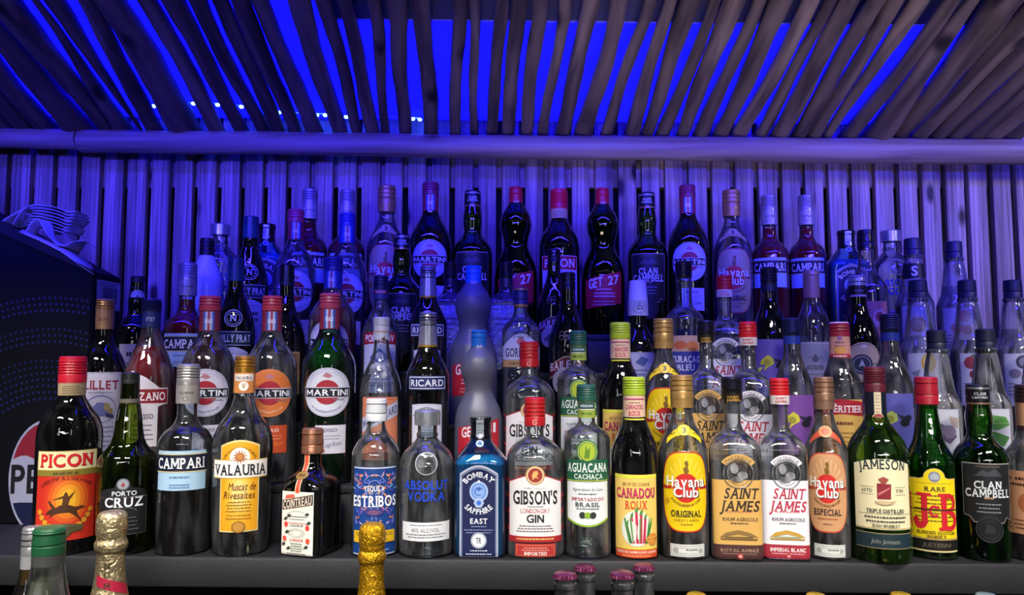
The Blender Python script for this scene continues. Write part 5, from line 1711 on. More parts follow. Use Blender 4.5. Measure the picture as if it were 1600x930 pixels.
# ------------------------------------------------------------------ roof: poles, translucent sheet, LED strip
ROOF_S = 0.356                                 # rise per metre towards the viewer
ax0 = at(800, 212, 1.63) + Vector((0, 0, 0.018))
nrm = Vector((0, ROOF_S, 1)).normalized()
xdir = Vector((1, 0, -0.0105))
nrm = (Vector((0, -1, ROOF_S)).cross(xdir)).normalized()
if nrm.z < 0:
    nrm = -nrm

# open gaps between the poles: (x left, x right) at photo rows 187 and 45
gaps = [(80, 91, -37, -28), (138, 142, 14, 22), (166, 170, 66, 79), (197, 206, 94, 101), (213, 219, 128, 147), (246, 256, 175, 177), (310, 320, 224, 242), (345, 358, 270, 278),
        (381, 391, 312, 318), (413, 416, 345, 352), (439, 443, 378, 380), (464, 469, 409, 411), (498, 511, 439, 464), (537, 546, 497, 506), (564, 568, 529, 536), (591, 595, 561, 579), (609, 620, 600, 608),
        (642, 660, 640, 648), (684, 701, 677, 704), (721, 734, 729, 732), (748, 759, 750, 769), (778, 783, 792, 795), (805, 813, 820, 827), (835, 842, 852, 866), (861, 870, 887, 901), (894, 904, 929, 943),
        (933, 943, 973, 991), (964, 978, 1012, 1023), (1005, 1006, 1045, 1049), (1028, 1034, 1081, 1093), (1057, 1063, 1112, 1113), (1085, 1092, 1145, 1157), (1118, 1124, 1180, 1185), (1149, 1157, 1217, 1231), (1181, 1189, 1259, 1266),
        (1211, 1215, 1285, 1289), (1246, 1248, 1319, 1330), (1298, 1300, 1385, 1392), (1318, 1332, 1420, 1442), (1360, 1365, 1469, 1476), (1410, 1412, 1502, 1509), (1439, 1443, 1561, 1568)]
edges = []
for a, b in zip(gaps, gaps[1:]):
    edges.append((a[1], b[0], a[3], b[2]))
# beyond the outer gaps: poles packed close
lo, up = gaps[0][0], gaps[0][2]
left = []
for k in range(6):
    left.append((lo - 31, lo - 1, up - 42, up - 1))
    lo, up = lo - 32, up - 43
lo, up = gaps[-1][1], gaps[-1][3]
right = []
for k in range(6):
    right.append((lo + 1, lo + 30, up + 1, up + 42))
    lo, up = lo + 31, up + 43
edges = left[::-1] + edges + right
poles = []
for a, b, c, d in edges:
    wd = (b - a + d - c) / 2
    n = max(1, round(wd / 34.0)) if wd > 46 else 1
    for i in range(n):
        poles.append((a + (b - a) * i / n, a + (b - a) * (i + 1) / n, c + (d - c) * i / n, c + (d - c) * (i + 1) / n))
poles.sort(key=lambda p: p[0] + p[1])
ORD = ['first', 'second', 'third', 'fourth', 'fifth', 'sixth', 'seventh', 'eighth', 'ninth', 'tenth', 'eleventh', 'twelfth', 'thirteenth', 'fourteenth', 'fifteenth', 'sixteenth', 'seventeenth', 'eighteenth',
       'nineteenth', 'twentieth', 'twenty-first', 'twenty-second', 'twenty-third', 'twenty-fourth', 'twenty-fifth', 'twenty-sixth', 'twenty-seventh', 'twenty-eighth', 'twenty-ninth', 'thirtieth',
       'thirty-first', 'thirty-second', 'thirty-third', 'thirty-fourth', 'thirty-fifth', 'thirty-sixth', 'thirty-seventh', 'thirty-eighth', 'thirty-ninth', 'fortieth', 'forty-first', 'forty-second', 'forty-third', 'forty-fourth', 'forty-fifth', 'forty-sixth', 'forty-seventh', 'forty-eighth', 'forty-ninth', 'fiftieth']
mid_dir = None
nL = sum(1 for p in poles if (p[0] + p[1]) / 2 < 126)
kl, kr = nL, 0
for n, (a, b, c, d) in enumerate(poles):
    rnd = random.Random(n * 3 + 1)
    ml, mu = (a + b) / 2, (c + d) / 2
    A0, B0 = on_plane(ml, 187, ax0, nrm), on_plane(mu, 45, ax0, nrm)
    def half(u0, u1, py):
        return (on_plane(u1, py, ax0, nrm) - on_plane(u0, py, ax0, nrm)).x / 2
    dirv = (B0 - A0).normalized()
    cosf = abs(dirv.dot(Vector((0, -1, ROOF_S)).normalized()))
    ra, rb = half(a, b, 187) * cosf * 0.94, half(c, d, 45) * cosf * 0.94
    ra, rb = min(ra, 0.030), min(rb, 0.030)
    L0 = (B0 - A0).length
    vs, fs, seg = [], [], 18
    P0 = A0 - dirv * 0.09
    straight = Vector((0, -1, ROOF_S)).normalized()
    N = 54
    total = L0 + 0.09 + 0.55
    ph = [rnd.uniform(0, 6.28) for _ in range(4)]
    for i in range(N):
        s = total * i / (N - 1)
        if s <= L0 + 0.12:
            c0 = P0 + dirv * s
        else:
            c0 = P0 + dirv * (L0 + 0.12) + (dirv * 0.35 + straight * 0.65) * (s - L0 - 0.12)
        t = max(-0.3, min(1.3, (s - 0.09) / L0))
        r = ra + (rb - ra) * t
        wob = math.sin(math.pi * max(0, min(1, t))) * 0.0016
        c0 = c0 + xdir * (math.sin(s * 15 + ph[0]) * 0.0022 + wob * math.sin(ph[1])) + nrm * math.sin(s * 11 + ph[2]) * 0.002
        ex = xdir.normalized()
        ez = nrm
        for j in range(seg):
            q = 2 * math.pi * j / seg
            rr = r * (1 + 0.05 * math.sin(2 * q + ph[3] + s * 6) + 0.04 * math.sin(s * 33 + q * 2 + ph[1]) + 0.025 * math.sin(s * 71 + q * 3 + ph[2]))
            vs.append(c0 + ex * rr * math.cos(q) + ez * rr * math.sin(q))
    for i in range(N - 1):
        for j in range(seg):
            k = (j + 1) % seg
            fs.append((i * seg + j, i * seg + k, (i + 1) * seg + k, (i + 1) * seg + j))
    fs.append(tuple(reversed(range(seg))))
    fs.append(tuple((N - 1) * seg + j for j in range(seg)))
    org = P0.copy()
    vs = [v - org for v in vs]
    # lay the mesh along its own z so the grain follows the pole
    rot = (dirv).to_track_quat('Z', 'X').to_matrix()
    inv = rot.transposed()
    vs = [inv @ v for v in vs]
    o = link('roof_pole', mesh_from('roof_pole', vs, fs, [pole_wood]))
    o.matrix_world = Matrix.Translation(org) @ rot.to_4x4()
    if ml < 126:
        lab = 'grey-brown roof pole, %s to the left of the joint in the log beam' % ORD[kl - 1]
        kl -= 1
    else:
        lab = 'grey-brown roof pole, %s to the right of the joint in the log beam' % ORD[kr]
        kr += 1
    tag(o, lab, 'pole', 'wooden poles of the slatted roof')

# translucent roofing sheet above the poles, lit blue from above
sh0 = ax0 + nrm * 0.045
def sheet(name, y_lo, y_hi, mat, x_lo=-1.5, x_hi=1.6, lift=0.0):
    """A strip of the roof sheet between two photo rows (at the middle of the picture)."""
    p = sh0 + nrm * lift
    ya, yb = on_plane(800, y_lo, p, nrm).y, on_plane(800, y_hi, p, nrm).y
    def on(x, y):
        return Vector((x, y, p.z - (nrm.x * (x - p.x) + nrm.y * (y - p.y)) / nrm.z))
    bot = [on(x_lo, ya), on(x_hi, ya), on(x_hi, yb), on(x_lo, yb)]
    top = [v + nrm * 0.004 for v in bot]
    fs = [(3, 2, 1, 0), (4, 5, 6, 7), (0, 1, 5, 4), (1, 2, 6, 5), (2, 3, 7, 6), (3, 0, 4, 7)]
    tag(link(name, mesh_from(name, bot + top, fs, [mat], None, False)), kind='structure')
    return bot


m, nt, out = new_mat('translucent_sheet')
t = nt.nodes.new('ShaderNodeBsdfTranslucent')
t.inputs[0].default_value = (0.9, 0.9, 0.9, 1)
d = nt.nodes.new('ShaderNodeBsdfDiffuse')
d.inputs[0].default_value = (0.12, 0.12, 0.12, 1)
nz = nt.nodes.new('ShaderNodeTexNoise')
nz.inputs['Scale'].default_value = 30.0
mr = nt.nodes.new('ShaderNodeMapRange')
mr.inputs['To Min'].default_value = 0.04
mr.inputs['To Max'].default_value = 0.10
nt.links.new(nz.outputs[0], mr.inputs[0])
mx = nt.nodes.new('ShaderNodeMixShader')
nt.links.new(mr.outputs[0], mx.inputs[0])
nt.links.new(t.outputs[0], mx.inputs[1])
nt.links.new(d.outputs[0], mx.inputs[2])
nt.links.new(mx.outputs[0], out.inputs[0])
bot = sheet('ceiling', 189, 33, m)
xs = on_plane(500, 30, sh0, nrm).x
bo2 = sheet('ceiling_left', 33.5, -300, m, -1.5, xs)
ctr = (bot[0] + bot[2]) / 2 + nrm * 0.12
area('roof_sheet_light', ctr, ctr - nrm, 3.1, (bot[3] - bot[0]).length, SHEET_POWER, (0.0, 0.0, 1.0), 140)
ctr = (bo2[0] + bo2[2]) / 2 + nrm * 0.12
area('roof_sheet_light', ctr, ctr - nrm, xs + 1.5, (bo2[3] - bo2[0]).length, SHEET_POWER * 0.5, (0.0, 0.0, 1.0), 120)
sheet('ceiling_upper', 33.5, -420, paint('#4a4c6a', 0.3), xs + 0.002, 1.6, 0.002)

# LED strip along the low edge of the sheet: a thin rail with its diodes
led_px = [(240, 166), (302, 162), (340, 164), (377, 167), (436, 176), (459, 178), (495, 180), (508, 180), (541, 183), (645, 186), (656, 187)]
lp = [on_plane(x, y, ax0 + nrm * 0.032, nrm) for x, y in led_px]
led = empty('light_strip', lp[0])
tag(led, 'blue light strip with bright diodes glowing between the roof poles above the log', 'light strip')
m, nt, out = new_mat('diode_glow')
em = nt.nodes.new('ShaderNodeEmission')
em.inputs[0].default_value = (0.12, 0.45, 1.0, 1)
em.inputs[1].default_value = 14.0
nt.links.new(em.outputs[0], out.inputs[0])
inv = led.matrix_basis.inverted()
for p in lp:
    bm = bmesh.new()
    bmesh.ops.create_uvsphere(bm, u_segments=14, v_segments=10, radius=0.0056)
    for v in bm.verts:
        v.co = Vector((v.co.x * 0.8, v.co.y * 1.0, v.co.z * 0.6)) + (p - lp[0])
    bm_obj('diode', bm, m, led)
vs, fs = [], []
strip = [on_plane(x, y - 1.5, ax0 + nrm * 0.037, nrm) - lp[0] for x, y in led_px]
for p in strip:
    for dy, dz in ((-0.002, 0), (0.002, 0), (0.002, 0.0015), (-0.002, 0.0015)):
        vs.append((p.x, p.y + dy, p.z + dz))
for i in range(len(strip) - 1):
    for j in range(4):
        k = (j + 1) % 4
        fs.append((i * 4 + j, i * 4 + k, i * 4 + 4 + k, i * 4 + 4 + j))
link('strip_tape', mesh_from('strip_tape', vs, fs, [paint('#c8ccd4', 0.5)], None, False), led)

# ------------------------------------------------------------------ shelves
unit = empty('bar_shelf', (0, 1.4, 0))
tag(unit, 'dark grey painted back bar shelf with a thick front board carrying the bottles', 'shelf')
def board(name, x0, x1, y0, y1, z0, z1, mat, parent, bev=0.002):
    bm = bmesh.new()
    box_bm(bm, x0, x1, y0 - 1.4, y1 - 1.4, z0, z1, bev)
    for v in bm.verts:
        v.co.z += SLOPE * v.co.x
    return bm_obj(name, bm, mat, parent)


grey = paint('#27282b', 0.5, 0, 0.2)
board('shelf_board', -1.25, 1.25, 1.158, 1.68, -0.044, -0.0010, grey, unit, 0.003)
board('shelf_shade', -1.25, 1.25, 1.164, 1.66, -0.0009, -0.0005, paint('#0e0e11', 0.6), unit, 0.0)  # near-black sheet added for the shade behind the front bottles
board('lower_board', -1.25, 1.25, 0.93, 1.68, -0.335, -0.305, paint('#2a2928', 0.5, 0, 0.2), unit)
board('back_panel', -1.25, 1.25, 1.655, 1.672, -0.305, -0.044, paint('#2c2824', 0.6), unit)
for x in (-1.24, 1.22):
    board('upright', x, x + 0.02, 0.95, 1.68, -1.05, -0.044, grey, unit)
riser = empty('stepped_riser', (0, 1.4, 0))
tag(riser, 'black stepped riser behind the front row lifting the rear rows of bottles', 'riser')
x0 = -0.735
for r in range(1, 5):
    ya = rowY[r] - 0.049
    yb = 1.66
    board('step', x0, 1.25, ya, yb, rowZ[r] - 0.012, rowZ[r] - 0.0004, black_board, riser, 0.001)
    board('step_front', x0, 1.25, ya + 0.002, ya + 0.012, rowZ[r - 1], rowZ[r] - 0.012, black_board, riser, 0.0005)

# ------------------------------------------------------------------ drinks carton with paper napkins, far left
CYF = 1.365
p_tr, p_tl = at(146, 424, CYF), at(-60, 312, CYF)
cart = empty('drinks_carton', (p_tr.x - 0.15, CYF, SLOPE * p_tr.x))
tag(cart, 'large dark navy drinks carton with a round red white and blue emblem', 'carton')
def loc(p): return Vector(p) - cart.location
x1 = p_tr.x
xl = at(-150, 400, CYF).x - 0.12
def ztop(x): return p_tr.z + (p_tl.z - p_tr.z) * (x - x1) / (p_tl.x - x1)
zb = cart.location.z
back = CYF + 0.1
card = paint('#03040a', 0.6, 0, 0, 0.2)
zl = zb + SLOPE * (xl - x1)
vs = [(xl, CYF, zl), (x1, CYF, zb), (x1, CYF, ztop(x1)), (xl, CYF, ztop(xl)), (xl, back, zl), (x1, back, zb), (x1, back, ztop(x1) - 0.004), (xl, back, ztop(xl))]
bm = bmesh.new()
bv = [bm.verts.new(loc(v)) for v in vs]
for f in ((0, 1, 2, 3), (5, 4, 7, 6), (1, 5, 6, 2), (4, 0, 3, 7), (3, 2, 6, 7), (4, 5, 1, 0)):
    bm.faces.new([bv[i] for i in f])
bmesh.ops.bevel(bm, geom=list(bm.edges), offset=0.0025, segments=2, affect='EDGES')
bm_obj('carton_body', bm, card, cart)
# folded top flap: a band along the sloping top edge
bm = bmesh.new()
fl = [(xl, ztop(xl)), (x1, ztop(x1)), (x1, ztop(x1) - 0.006), (xl, ztop(xl) - 0.05)]
ft = [bm.verts.new(loc((x, CYF - 0.004, z + 0.001))) for x, z in fl]
fb = [bm.verts.new(loc((x, CYF - 0.0005, z + 0.001))) for x, z in fl]
bm.faces.new(ft[::-1]); bm.faces.new(fb)
for i in range(4):
    k = (i + 1) % 4
    bm.faces.new([ft[i], ft[k], fb[k], fb[i]])
bmesh.ops.recalc_face_normals(bm, faces=bm.faces)
bm_obj('top_flap', bm, paint('#090b16', 0.4), cart, False)


class Flat:
    """Front face of the carton as a label surface, in millimetres about the emblem centre."""
    def __init__(self, o): self.o = o
    def surf(self, u, v, off): return ((self.o.x) * 1000 + u, self.o.y * 1000 - off, self.o.z * 1000 + v)


ec = at(69, 747, CYF)
fl = Flat(loc(ec))
mm = CYF / F * 1000 * 1.03                      # millimetres per photo pixel there
ru, rv = 53 * mm, 86 * mm
top_w = [(ru * 0.95 * math.cos(a), rv * 0.95 * math.sin(a)) for a in [math.radians(20 + 140 * i / 20) for i in range(21)]] + [(-ru * 0.85 + ru * 1.7 * i / 10, rv * (0.33 + 0.06 * math.sin(i))) for i in range(1, 10)]
bot_w = [(ru * 0.95 * math.cos(a), rv * 0.95 * math.sin(a)) for a in [math.radians(207 + 126 * i / 20) for i in range(21)]] + [(ru * 0.82 - ru * 1.64 * i / 10, -rv * 0.42) for i in range(1, 10)]
out_p = []
label_parts(fl, dict(base=E(0, 0, ru, rv, '#a8aab8', 48), name='emblem', items=[P(top_w, '#8c1c2c'), P(bot_w, '#10163c'), T('PEPSI', 0, -1, ru * 1.86, 42 * mm, '#14141a', 'b')]), out_p)
mk = []
for name, me, par in out_p:
    mk.append(link(name, me, mk[par] if par is not None else cart))
# rows of printed dots in arcs
dots = []
for rr in range(17):
    rad = (118 + rr * 9.5) * mm
    n = int(rad * 2 * math.pi / (8.2 * mm))
    for i in range(n):
        a = 2 * math.pi * i / n
        u, v = rad * math.cos(a), rad * math.sin(a)
        X, Z = ec.x + u * 0.001, ec.z + v * 0.001
        if X > x1 - 0.006 or X < xl + 0.2 or Z > ztop(X) - 0.05 or Z < zb + 0.006 or rr in (7, 8, 12, 13):
            continue
        s_ = 2.3 * mm * (1 - 0.03 * (rr % 7))
        dots.append(((u, v), s_))
tri = []
for (u, v), s_ in dots:
    q = ell_pts(u, v, s_, s_, 6)
    tri += [(q[0], q[i], q[i + 1]) for i in range(1, 5)]
link('dot_pattern', items_mesh('dot_pattern', fl, [(0.0, ('g', tri, '#101a52'))], 0.25), cart)
# barcode panel on the right side
bm = bmesh.new()
a, b = at(149, 437, 1.372), at(187, 452, 1.455)
zt0, zt1 = at(149, 436, 1.372).z, at(149, 482, 1.372).z
def side_quad(y0, y1, z0, z1, off):
    return [loc((x1 + off, y0, z0)), loc((x1 + off, y1, z0)), loc((x1 + off, y1, z1)), loc((x1 + off, y0, z1))]
def side_mesh(name, quads, mat, parent):
    vs, fs = [], []
    for q in quads:
        n = len(vs)
        vs += q
        fs.append((n, n + 1, n + 2, n + 3))
    return link(name, mesh_from(name, vs, fs, [mat], None, False), parent)
pn = side_mesh('barcode_panel', [side_quad(CYF + 0.012, back - 0.005, zt1, zt0, 0.0008)], paint('#a9abb8', 0.5), cart)
bars = []
rnd = random.Random(4)
y = CYF + 0.03
while y < back - 0.02:
    wd = rnd.choice((0.0008, 0.0016, 0.0026))
    bars.append(side_quad(y, y + wd, zt1 + 0.012, zt0 - 0.012, 0.0012))
    y += wd + rnd.choice((0.0009, 0.0018))
bars += [side_quad(CYF + 0.02, back - 0.012, zt0 - 0.005, zt0 - 0.004, 0.0012), side_quad(CYF + 0.02, back - 0.03, zt0 - 0.009, zt0 - 0.008, 0.0012)]
side_mesh('barcode', bars, paint('#16161e', 0.5), pn)

# paper napkins heaped on the carton
napm = paint('#c9c6cc', 0.75, 0, 0.12)
def ribbon(pts, y0, y1, name, label, thick=0.0008, twist=0.0, cat='napkin'):
    """A bent sheet: pts is its edge line in photo pixels, y0..y1 its depth range."""
    vs, n = [], len(pts)
    M = 8
    sm = []
    for i in range(n - 1):
        for k in range(5):
            t = k / 5
            p0, p1, p2, p3 = pts[max(0, i - 1)], pts[i], pts[i + 1], pts[min(n - 1, i + 2)]
            sm.append(tuple(0.5 * (2 * p1[c] + (p2[c] - p0[c]) * t + (2 * p0[c] - 5 * p1[c] + 4 * p2[c] - p3[c]) * t * t + (3 * p1[c] - p0[c] - 3 * p2[c] + p3[c]) * t ** 3) for c in (0, 1)))
    sm.append(pts[-1])
    for i, (px, py) in enumerate(sm):
        for j in range(M + 1):
            f = j / M
            q = at(px, py, y0)
            vs.append(Vector((q.x + twist * f * 0.02, y0 + (y1 - y0) * f, q.z + 0.006 * f * math.sin(i * 0.7 + twist) - 0.004 * f)))
    fs = []
    for i in range(len(sm) - 1):
        for j in range(M):
            a = i * (M + 1) + j
            fs.append((a, a + M + 1, a + M + 2, a + 1))
    org = vs[0].copy()
    me = mesh_from(name, [v - org for v in vs], fs, [napm])
    o = link(name, me)
    o.location = org
    md = o.modifiers.new('thickness', 'SOLIDIFY')
    md.thickness = thick
    md.offset = 0
    tag(o, label, cat, 'paper napkins heaped on the carton')
    return o


for k in range(8):
    f = k / 7.0
    ribbon([(30 - 4 * f, 330 + 26 * f), (52 + 2 * f, 320 + 30 * f), (80 + 4 * f, 322 + 37 * f), (104 - 6 * f, 330 + 34 * f), (119 - 16 * f, 330 + 36 * f)], 1.40, 1.45 - 0.01 * f, 'paper_napkin',
           'folded white paper napkin, %s from the top of the heap on the dark carton' % ORD[k], twist=(k % 3 - 1) * 0.3)
ribbon([(-30, 352), (-4, 348), (14, 338), (32, 328)], 1.375, 1.43, 'paper_napkin', 'loose white paper napkin curling off the outer end of the carton heap', twist=0.5)
ribbon([(20, 352), (26, 340), (34, 330), (44, 321)], 1.378, 1.41, 'paper_napkin', 'narrow folded white paper napkin standing in front of the carton heap', twist=-0.5)
ribbon([(40, 361), (50, 346), (60, 344), (72, 364), (90, 384)], 1.372, 1.40, 'paper_napkin', 'creased white paper napkin bent to a peak in front of the heap', twist=0.2)
ribbon([(72, 378), (96, 384), (112, 378), (130, 375)], 1.38, 1.42, 'paper_napkin', 'small white paper napkin corner sticking out toward the barcode side', twist=0.1)
# a larger sheet hanging over the front corner of the carton
vs = []
pl = [(30, 362, 1.3595), (60, 375, 1.3595), (95, 393, 1.3595), (146, 429, 1.3595), (144, 414, 1.40), (110, 390, 1.40), (70, 372, 1.40), (36, 358, 1.40)]
pts = [at(*p) for p in pl]
org = pts[0].copy()
me = mesh_from('paper_sheet', [p - org for p in pts], [(0, 1, 6, 7), (1, 2, 5, 6), (2, 3, 4, 5)], [napm], None, True, 80)
o = link('paper_sheet', me)
o.location = org
md = o.modifiers.new('thickness', 'SOLIDIFY')
md.thickness = 0.0008
tag(o, 'flat white paper sheet lying under the napkins along the carton edge', 'paper')

# ------------------------------------------------------------------ bottles
ROWN = ['bottles of the front row on the shelf', 'bottles of the second row', 'bottles of the third row', 'bottles of the fourth row', 'bottles of the back row by the board wall']
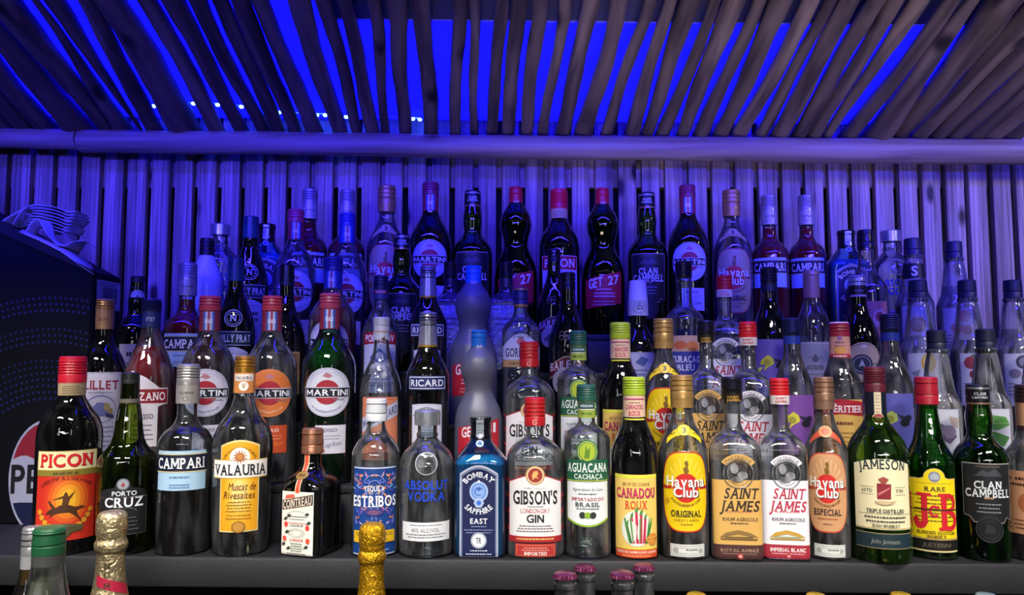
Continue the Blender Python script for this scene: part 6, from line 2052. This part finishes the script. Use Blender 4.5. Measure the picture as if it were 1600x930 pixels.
# kind, row, x (mid height), y of the top, width factor, turn, label
B = [
    # front row
    ('picon', 0, 108, 556, 1.0, 4, 'dark aperitif bottle with red cap and orange-red horseman label, first in the front row'),
    ('cruz', 0, 199, 581, 1.0, 0, 'squat dark green port bottle with black label and slim black cap'),
    ('campari', 0, 290, 568, 1.0, -6, 'clear bottle with silver cap and blue band, nearly emptied, in the front row'),
    ('valauria', 0, 379, 555, 0.98, 0, 'clear sweet wine bottle with gold cap and yellow sun label'),
    ('cointreau', 0, 487, 668, 1.0, -30, 'low square brown orange liqueur bottle with copper cap and cream label'),
    ('estribos', 0, 587, 622, 1.0, 0, 'tequila bottle with white cap and ornate blue label'),
    ('absolut', 0, 667, 640, 1.0, 0, 'clear vodka bottle with silver cap and blue letters printed on its glass'),
    ('bombay', 0, 751, 651, 0.98, -4, 'flat blue gin bottle with black stopper and navy arched label, in the front row'),
    ('gibsons', 0, 836, 620, 1.0, 0, 'clear gin bottle with red cap and red-edged white label, in the front row'),
    ('aguacana', 0, 917, 600, 0.97, 0, 'clear cane spirit bottle with dark green cap and label, in the front row'),
    ('canadou', 0, 992, 588, 0.94, 0, 'dark cane syrup bottle with lime green cap and yellow label, in the front row'),
    ('havana', 0, 1067, 585, 0.98, 3, 'clear rum bottle with gold cap and bright yellow label, in the front row'),
    ('sj_ambre', 0, 1146, 588, 0.98, 4, 'square rum bottle with black cap and tan label, in the front row'),
    ('sj_blanc', 0, 1221, 590, 0.91, 4, 'square rum bottle with red cap and white label, in the front row'),
    ('especial', 0, 1291, 588, 0.84, -5, 'amber rum bottle with bronze cap and salmon label, in the front row'),
    ('jameson', 0, 1371, 572, 0.9, 3, 'green whiskey bottle with burgundy cap and cream label'),
    ('jb', 0, 1452, 588, 0.91, 3, 'green whisky bottle with red cap and yellow label with huge red letters'),
    ('clan', 0, 1533, 600, 0.95, 5, 'dark green whisky bottle with black cap and black label, in the front row'),
    ('honey', 0, 1611, 600, 0.95, -14, 'amber whiskey bottle with brown cap and orange neck band, last in the front row'),
    # second row
    ('lillet', 1, 160, 467, 1.0, 4, 'dark wine aperitif bottle with gold cap and white label beside the carton'),
    ('cinzano', 1, 233, 467, 0.98, 0, 'red vermouth bottle with navy cap and white and red label'),
    ('m_rosso', 1, 325, 462, 1.0, 0, 'dark red vermouth bottle with rose-red cap and round white label, behind the silver-capped bottle'),
    ('m_fiero', 1, 423, 462, 0.97, 2, 'clear vermouth bottle with rose-red cap and round orange label'),
    ('m_dry', 1, 514, 458, 1.0, 0, 'bright green vermouth bottle with round white label above the copper-capped square bottle'),
    ('marie', 1, 595, 495, 1.0, 0, 'clear liqueur bottle with white neck and orange label crossed by a slanted band'),
    ('ricard', 1, 668, 487, 1.02, 0, 'olive-brown pastis bottle with silver neck, in front of its darker twin'),
    ('get_frost', 1, 748, 515, 1.0, 0, 'smaller frosted double-bulb bottle with bright blue cap above the flat blue gin bottle'),
    ('gibsons', 1, 827, 533, 1.0, 0, 'clear gin bottle with red cap and red-edged label, in the second row'),
    ('aguacana', 1, 904, 516, 0.97, 0, 'clear cane spirit bottle with dark green cap and label, in the second row'),
    ('canadou', 1, 970, 503, 0.94, 0, 'dark cane syrup bottle with lime green cap and yellow label, in the second row'),
    ('havana', 1, 1038, 497, 0.95, 0, 'clear rum bottle with gold cap and bright yellow label, in the second row'),
    ('sj_ambre', 1, 1105, 500, 0.86, -4, 'square dark rum bottle with black cap and tan label, in the second row'),
    ('sj_blanc', 1, 1171, 502, 0.93, -4, 'square rum bottle with red cap and white label, in the second row'),
    ('violet', 1, 1240, 496, 1.0, 4, 'clear fruit liqueur bottle with blue cap and purple label bearing a yellow flower'),
    ('heritier', 1, 1315, 503, 1.0, -4, 'syrup bottle with crimson cap, peach neck label and red curved band'),
    ('blueviolet', 1, 1394, 490, 1.0, 0, 'clear liqueur bottle with blue-black cap and blue-violet label behind the red-capped whisky'),
    ('grape', 1, 1468, 515, 0.97, 0, 'clear syrup bottle with black cap and grape label behind the red-capped green bottle'),
    ('mint', 1, 1545, 513, 0.97, 4, 'dark syrup bottle with black cap and mint leaf label'),
    ('black', 1, 1624, 515, 0.97, 0, 'black-capped syrup bottle cut off behind the last amber whiskey bottle'),
    # third row
    ('porto', 2, 211, 431, 1.0, 8, 'dark port bottle with black wax top and round white seal'),
    ('campari_red', 2, 290, 410, 0.95, -4, 'red bitter bottle with silver cap, in the third row beside the dark green vermouth'),
    ('noilly', 2, 366, 403, 0.98, 0, 'dark green vermouth bottle with teal cap, the nearer of the pair'),
    ('slim', 2, 446, 413, 0.95, 0, 'dark brown slim-necked bottle between two round-labelled vermouth bottles'),
    ('m_rosato', 2, 519, 402, 1.0, -8, 'red vermouth bottle with navy cap behind the bright green vermouth'),
    ('poliakov', 2, 594, 430, 0.98, 0, 'clear vodka bottle with dark navy cap and red banner label'),
    ('ricard_dark', 2, 668, 415, 1.0, 0, 'near-black pastis bottle with silver neck, behind its olive twin'),
    ('get_frost', 2, 739, 415, 0.98, 0, 'larger frosted double-bulb bottle with blue cap, behind the smaller one'),
    ('gordons', 2, 814, 449, 0.9, 0, 'clear square-shouldered gin bottle with navy and gold cap and white label'),
    ('baileys', 2, 888, 425, 0.98, -12, 'dark cream liqueur bottle with slanted red banner, the lower one'),
    ('whitecap', 2, 998, 438, 1.0, 0, 'dark bottle under a tall white measuring cap'),
    ('curacao', 2, 1070, 408, 1.0, 0, 'blue liqueur bottle with long clear neck and ribbed black cap'),
    ('sj_blanc', 2, 1134, 430, 0.9, -6, 'square rum bottle with red cap and white label, in the third row'),
    ('darkviolet', 2, 1204, 417, 1.0, -2, 'dark liqueur bottle with black cap and lilac label'),
    ('sober', 2, 1271, 422, 1.0, 0, 'clear spirit bottle with long tan cap and grey label'),
    ('cream', 2, 1343, 430, 1.0, 6, 'near-black green bottle with silver cap and round cream label'),
    ('lemon', 2, 1439, 437, 1.0, 4, 'clear syrup bottle with black cap and lemon label'),
    ('berry', 2, 1516, 437, 0.97, 12, 'dark syrup bottle with black cap and red berry label'),
    ('black', 2, 1588, 437, 0.97, 6, 'clear syrup bottle with black cap and blackberry label near the frame edge'),
    # fourth row
    ('malibu', 3, 320, 372, 1.0, 0, 'opaque white coconut liqueur bottle with black cap'),
    ('noilly', 3, 389, 338, 0.98, 4, 'dark green vermouth bottle with teal cap, the farther and higher of the pair'),
    ('m_bianco', 3, 460, 327, 0.90, 6, 'clear vermouth bottle with crimson cap and round white label, in the fourth row'),
    ('m_clear', 3, 541, 333, 0.91, 4, 'clear vermouth bottle with blue cap and round white label, in the fourth row'),
    ('clan', 3, 627, 366, 0.9, 0, 'green whisky bottle with black cap, in the fourth row behind the vodka'),
    ('almond', 3, 703, 408, 0.95, 0, 'square silver-faced almond liqueur bottle half hidden by the taller blue-capped frosted bottle'),
    ('almond', 3, 791, 408, 0.95, 0, 'square silver-faced almond liqueur bottle behind the navy-capped gin'),
    ('baileys', 3, 866, 388, 1.0, -12, 'dark cream liqueur bottle with slanted red banner, the higher one'),
    ('peach', 3, 1356, 359, 1.0, -4, 'liqueur bottle with black cap and coral peach label'),
    ('syrup_red', 3, 1430, 372, 0.97, 0, 'syrup bottle with dark red contents and black neck band'),
    ('milky', 3, 1495, 377, 1.0, 0, 'cloudy syrup bottle with black cap, highest of the syrups'),
    # back row
    ('absolut', 4, 341, 350, 0.95, 0, 'clear vodka bottle with pale blue cap, in the back row above the white bottle'),
    ('bombay', 4, 414, 350, 0.95, 0, 'flat blue gin bottle in the back row beside the farther dark green vermouth'),
    ('campari_red', 4, 482, 295, 0.9, 0, 'red bitter bottle with silver cap, first of its kind in the back row'),
    ('campari_red', 4, 541, 297, 0.9, 0, 'red bitter bottle with silver cap, directly behind the blue-capped clear vermouth'),
    ('havana_back', 4, 603, 290, 0.93, 0, 'rum bottle with yellow oval label and grey cap, left one in the back row'),
    ('m_dark', 4, 672, 285, 0.96, 0, 'black vermouth bottle with round blue-white label, left one in the back row'),
    ('clan', 4, 738, 298, 0.88, 0, 'dark whisky bottle with black cap in the back row, behind the frosted bottles'),
    ('get_green', 4, 806, 292, 0.9, 0, 'dark green double-bulb bottle with red cap, left one of the pair'),
    ('picon_back', 4, 874, 296, 0.9, 0, 'dark aperitif bottle with red cap and red name band between the double-bulb bottles'),
    ('get_green', 4, 942, 294, 0.9, 0, 'dark green double-bulb bottle with red cap and full red label, right one of the pair'),
    ('clan', 4, 1012, 301, 0.88, 0, 'dark whisky bottle with black cap in the back row, above the white-capped bottle'),
    ('m_dark', 4, 1076, 289, 0.93, 0, 'black vermouth bottle with round blue-white label, right one in the back row'),
    ('havana_back', 4, 1145, 297, 0.93, 0, 'rum bottle with yellow oval label and tan cap, right one in the back row'),
    ('campari_red', 4, 1204, 305, 0.9, -6, 'red bitter bottle with silver cap behind the black-capped dark liqueur bottle'),
    ('campari_red', 4, 1262, 305, 0.9, -4, 'red bitter bottle with silver cap, last of its kind in the back row'),
    ('bombay', 4, 1326, 360, 0.95, 8, 'flat blue gin bottle in the back row near the silver-capped vodka'),
    ('absolut', 4, 1396, 360, 0.95, 8, 'clear vodka bottle with silver cap and blue letters, in the back row'),
]
for kind, row, px, ytop, wd, turn, label in B:
    d = rowY[row] + {'jameson': -0.006, 'jb': 0.010}.get(kind, 0.0)
    mid = ytop + (875 - ytop) * 0.5 if row == 0 else ytop + 130
    X = at(px, mid, d).x
    zt = at(px, ytop + 1, d).z
    place(kind, (X, d, shelf_z(row, X)), zt, label, ROWN[row], turn, wd)

# bottles on the lower shelf in front
lowz = -0.3046
for kind, px, ytop, d, wd, turn, label in [
    ('silvercap', 52, 822, 1.10, 0.72, 0, 'slim silver-necked bottle behind the green-capped one at the lower shelf'),
    ('greencap', 78, 823, 0.97, 0.72, 0, 'clear bottle with green screw cap and cream coloured contents'),
    ('mumm', 176, 798, 1.07, 0.84, 14, 'champagne bottle with pale gold foil and a red slanted sash'),
    ('goldchamp', 582, 817, 1.06, 0.78, 0, 'sparkling wine bottle with bright yellow gold foil'),
    ('crown', 883, 893, 1.04, 0.86, 0, 'small bottle with plum crown cap, leftmost and nearest of the four'),
    ('crown', 914, 882, 1.12, 0.86, 0, 'small bottle with plum crown cap standing behind the leftmost one'),
    ('crown', 972, 892, 1.04, 0.86, 0, 'small bottle with plum crown cap, nearer of the right pair'),
    ('crown_yellow', 1088, 926, 1.08, 0.86, 0, 'small yellow-capped bottle peeking up below the shelf under the bright yellow rum label'),
    ('crown_yellow', 1275, 927, 1.08, 0.86, 0, 'small yellow-capped bottle peeking up below the shelf under the bronze-capped amber rum'),
    ('crown_yellow', 1408, 926, 1.08, 0.86, 0, 'small yellow-capped bottle peeking up below the shelf under the burgundy-capped whiskey'),
    ('crown_pale', 1541, 927, 1.08, 0.86, 0, 'small pale-capped bottle peeking up below the shelf under the black-labelled whisky'),
    ('crown', 1006, 881, 1.12, 0.86, 0, 'small bottle with plum crown cap, farther of the right pair'),
]:
    p = at(px, ytop + 1, d)
    place(kind, (p.x, d, lowz + SLOPE * p.x), p.z, label, 'bottles on the lower shelf in front', turn, wd)
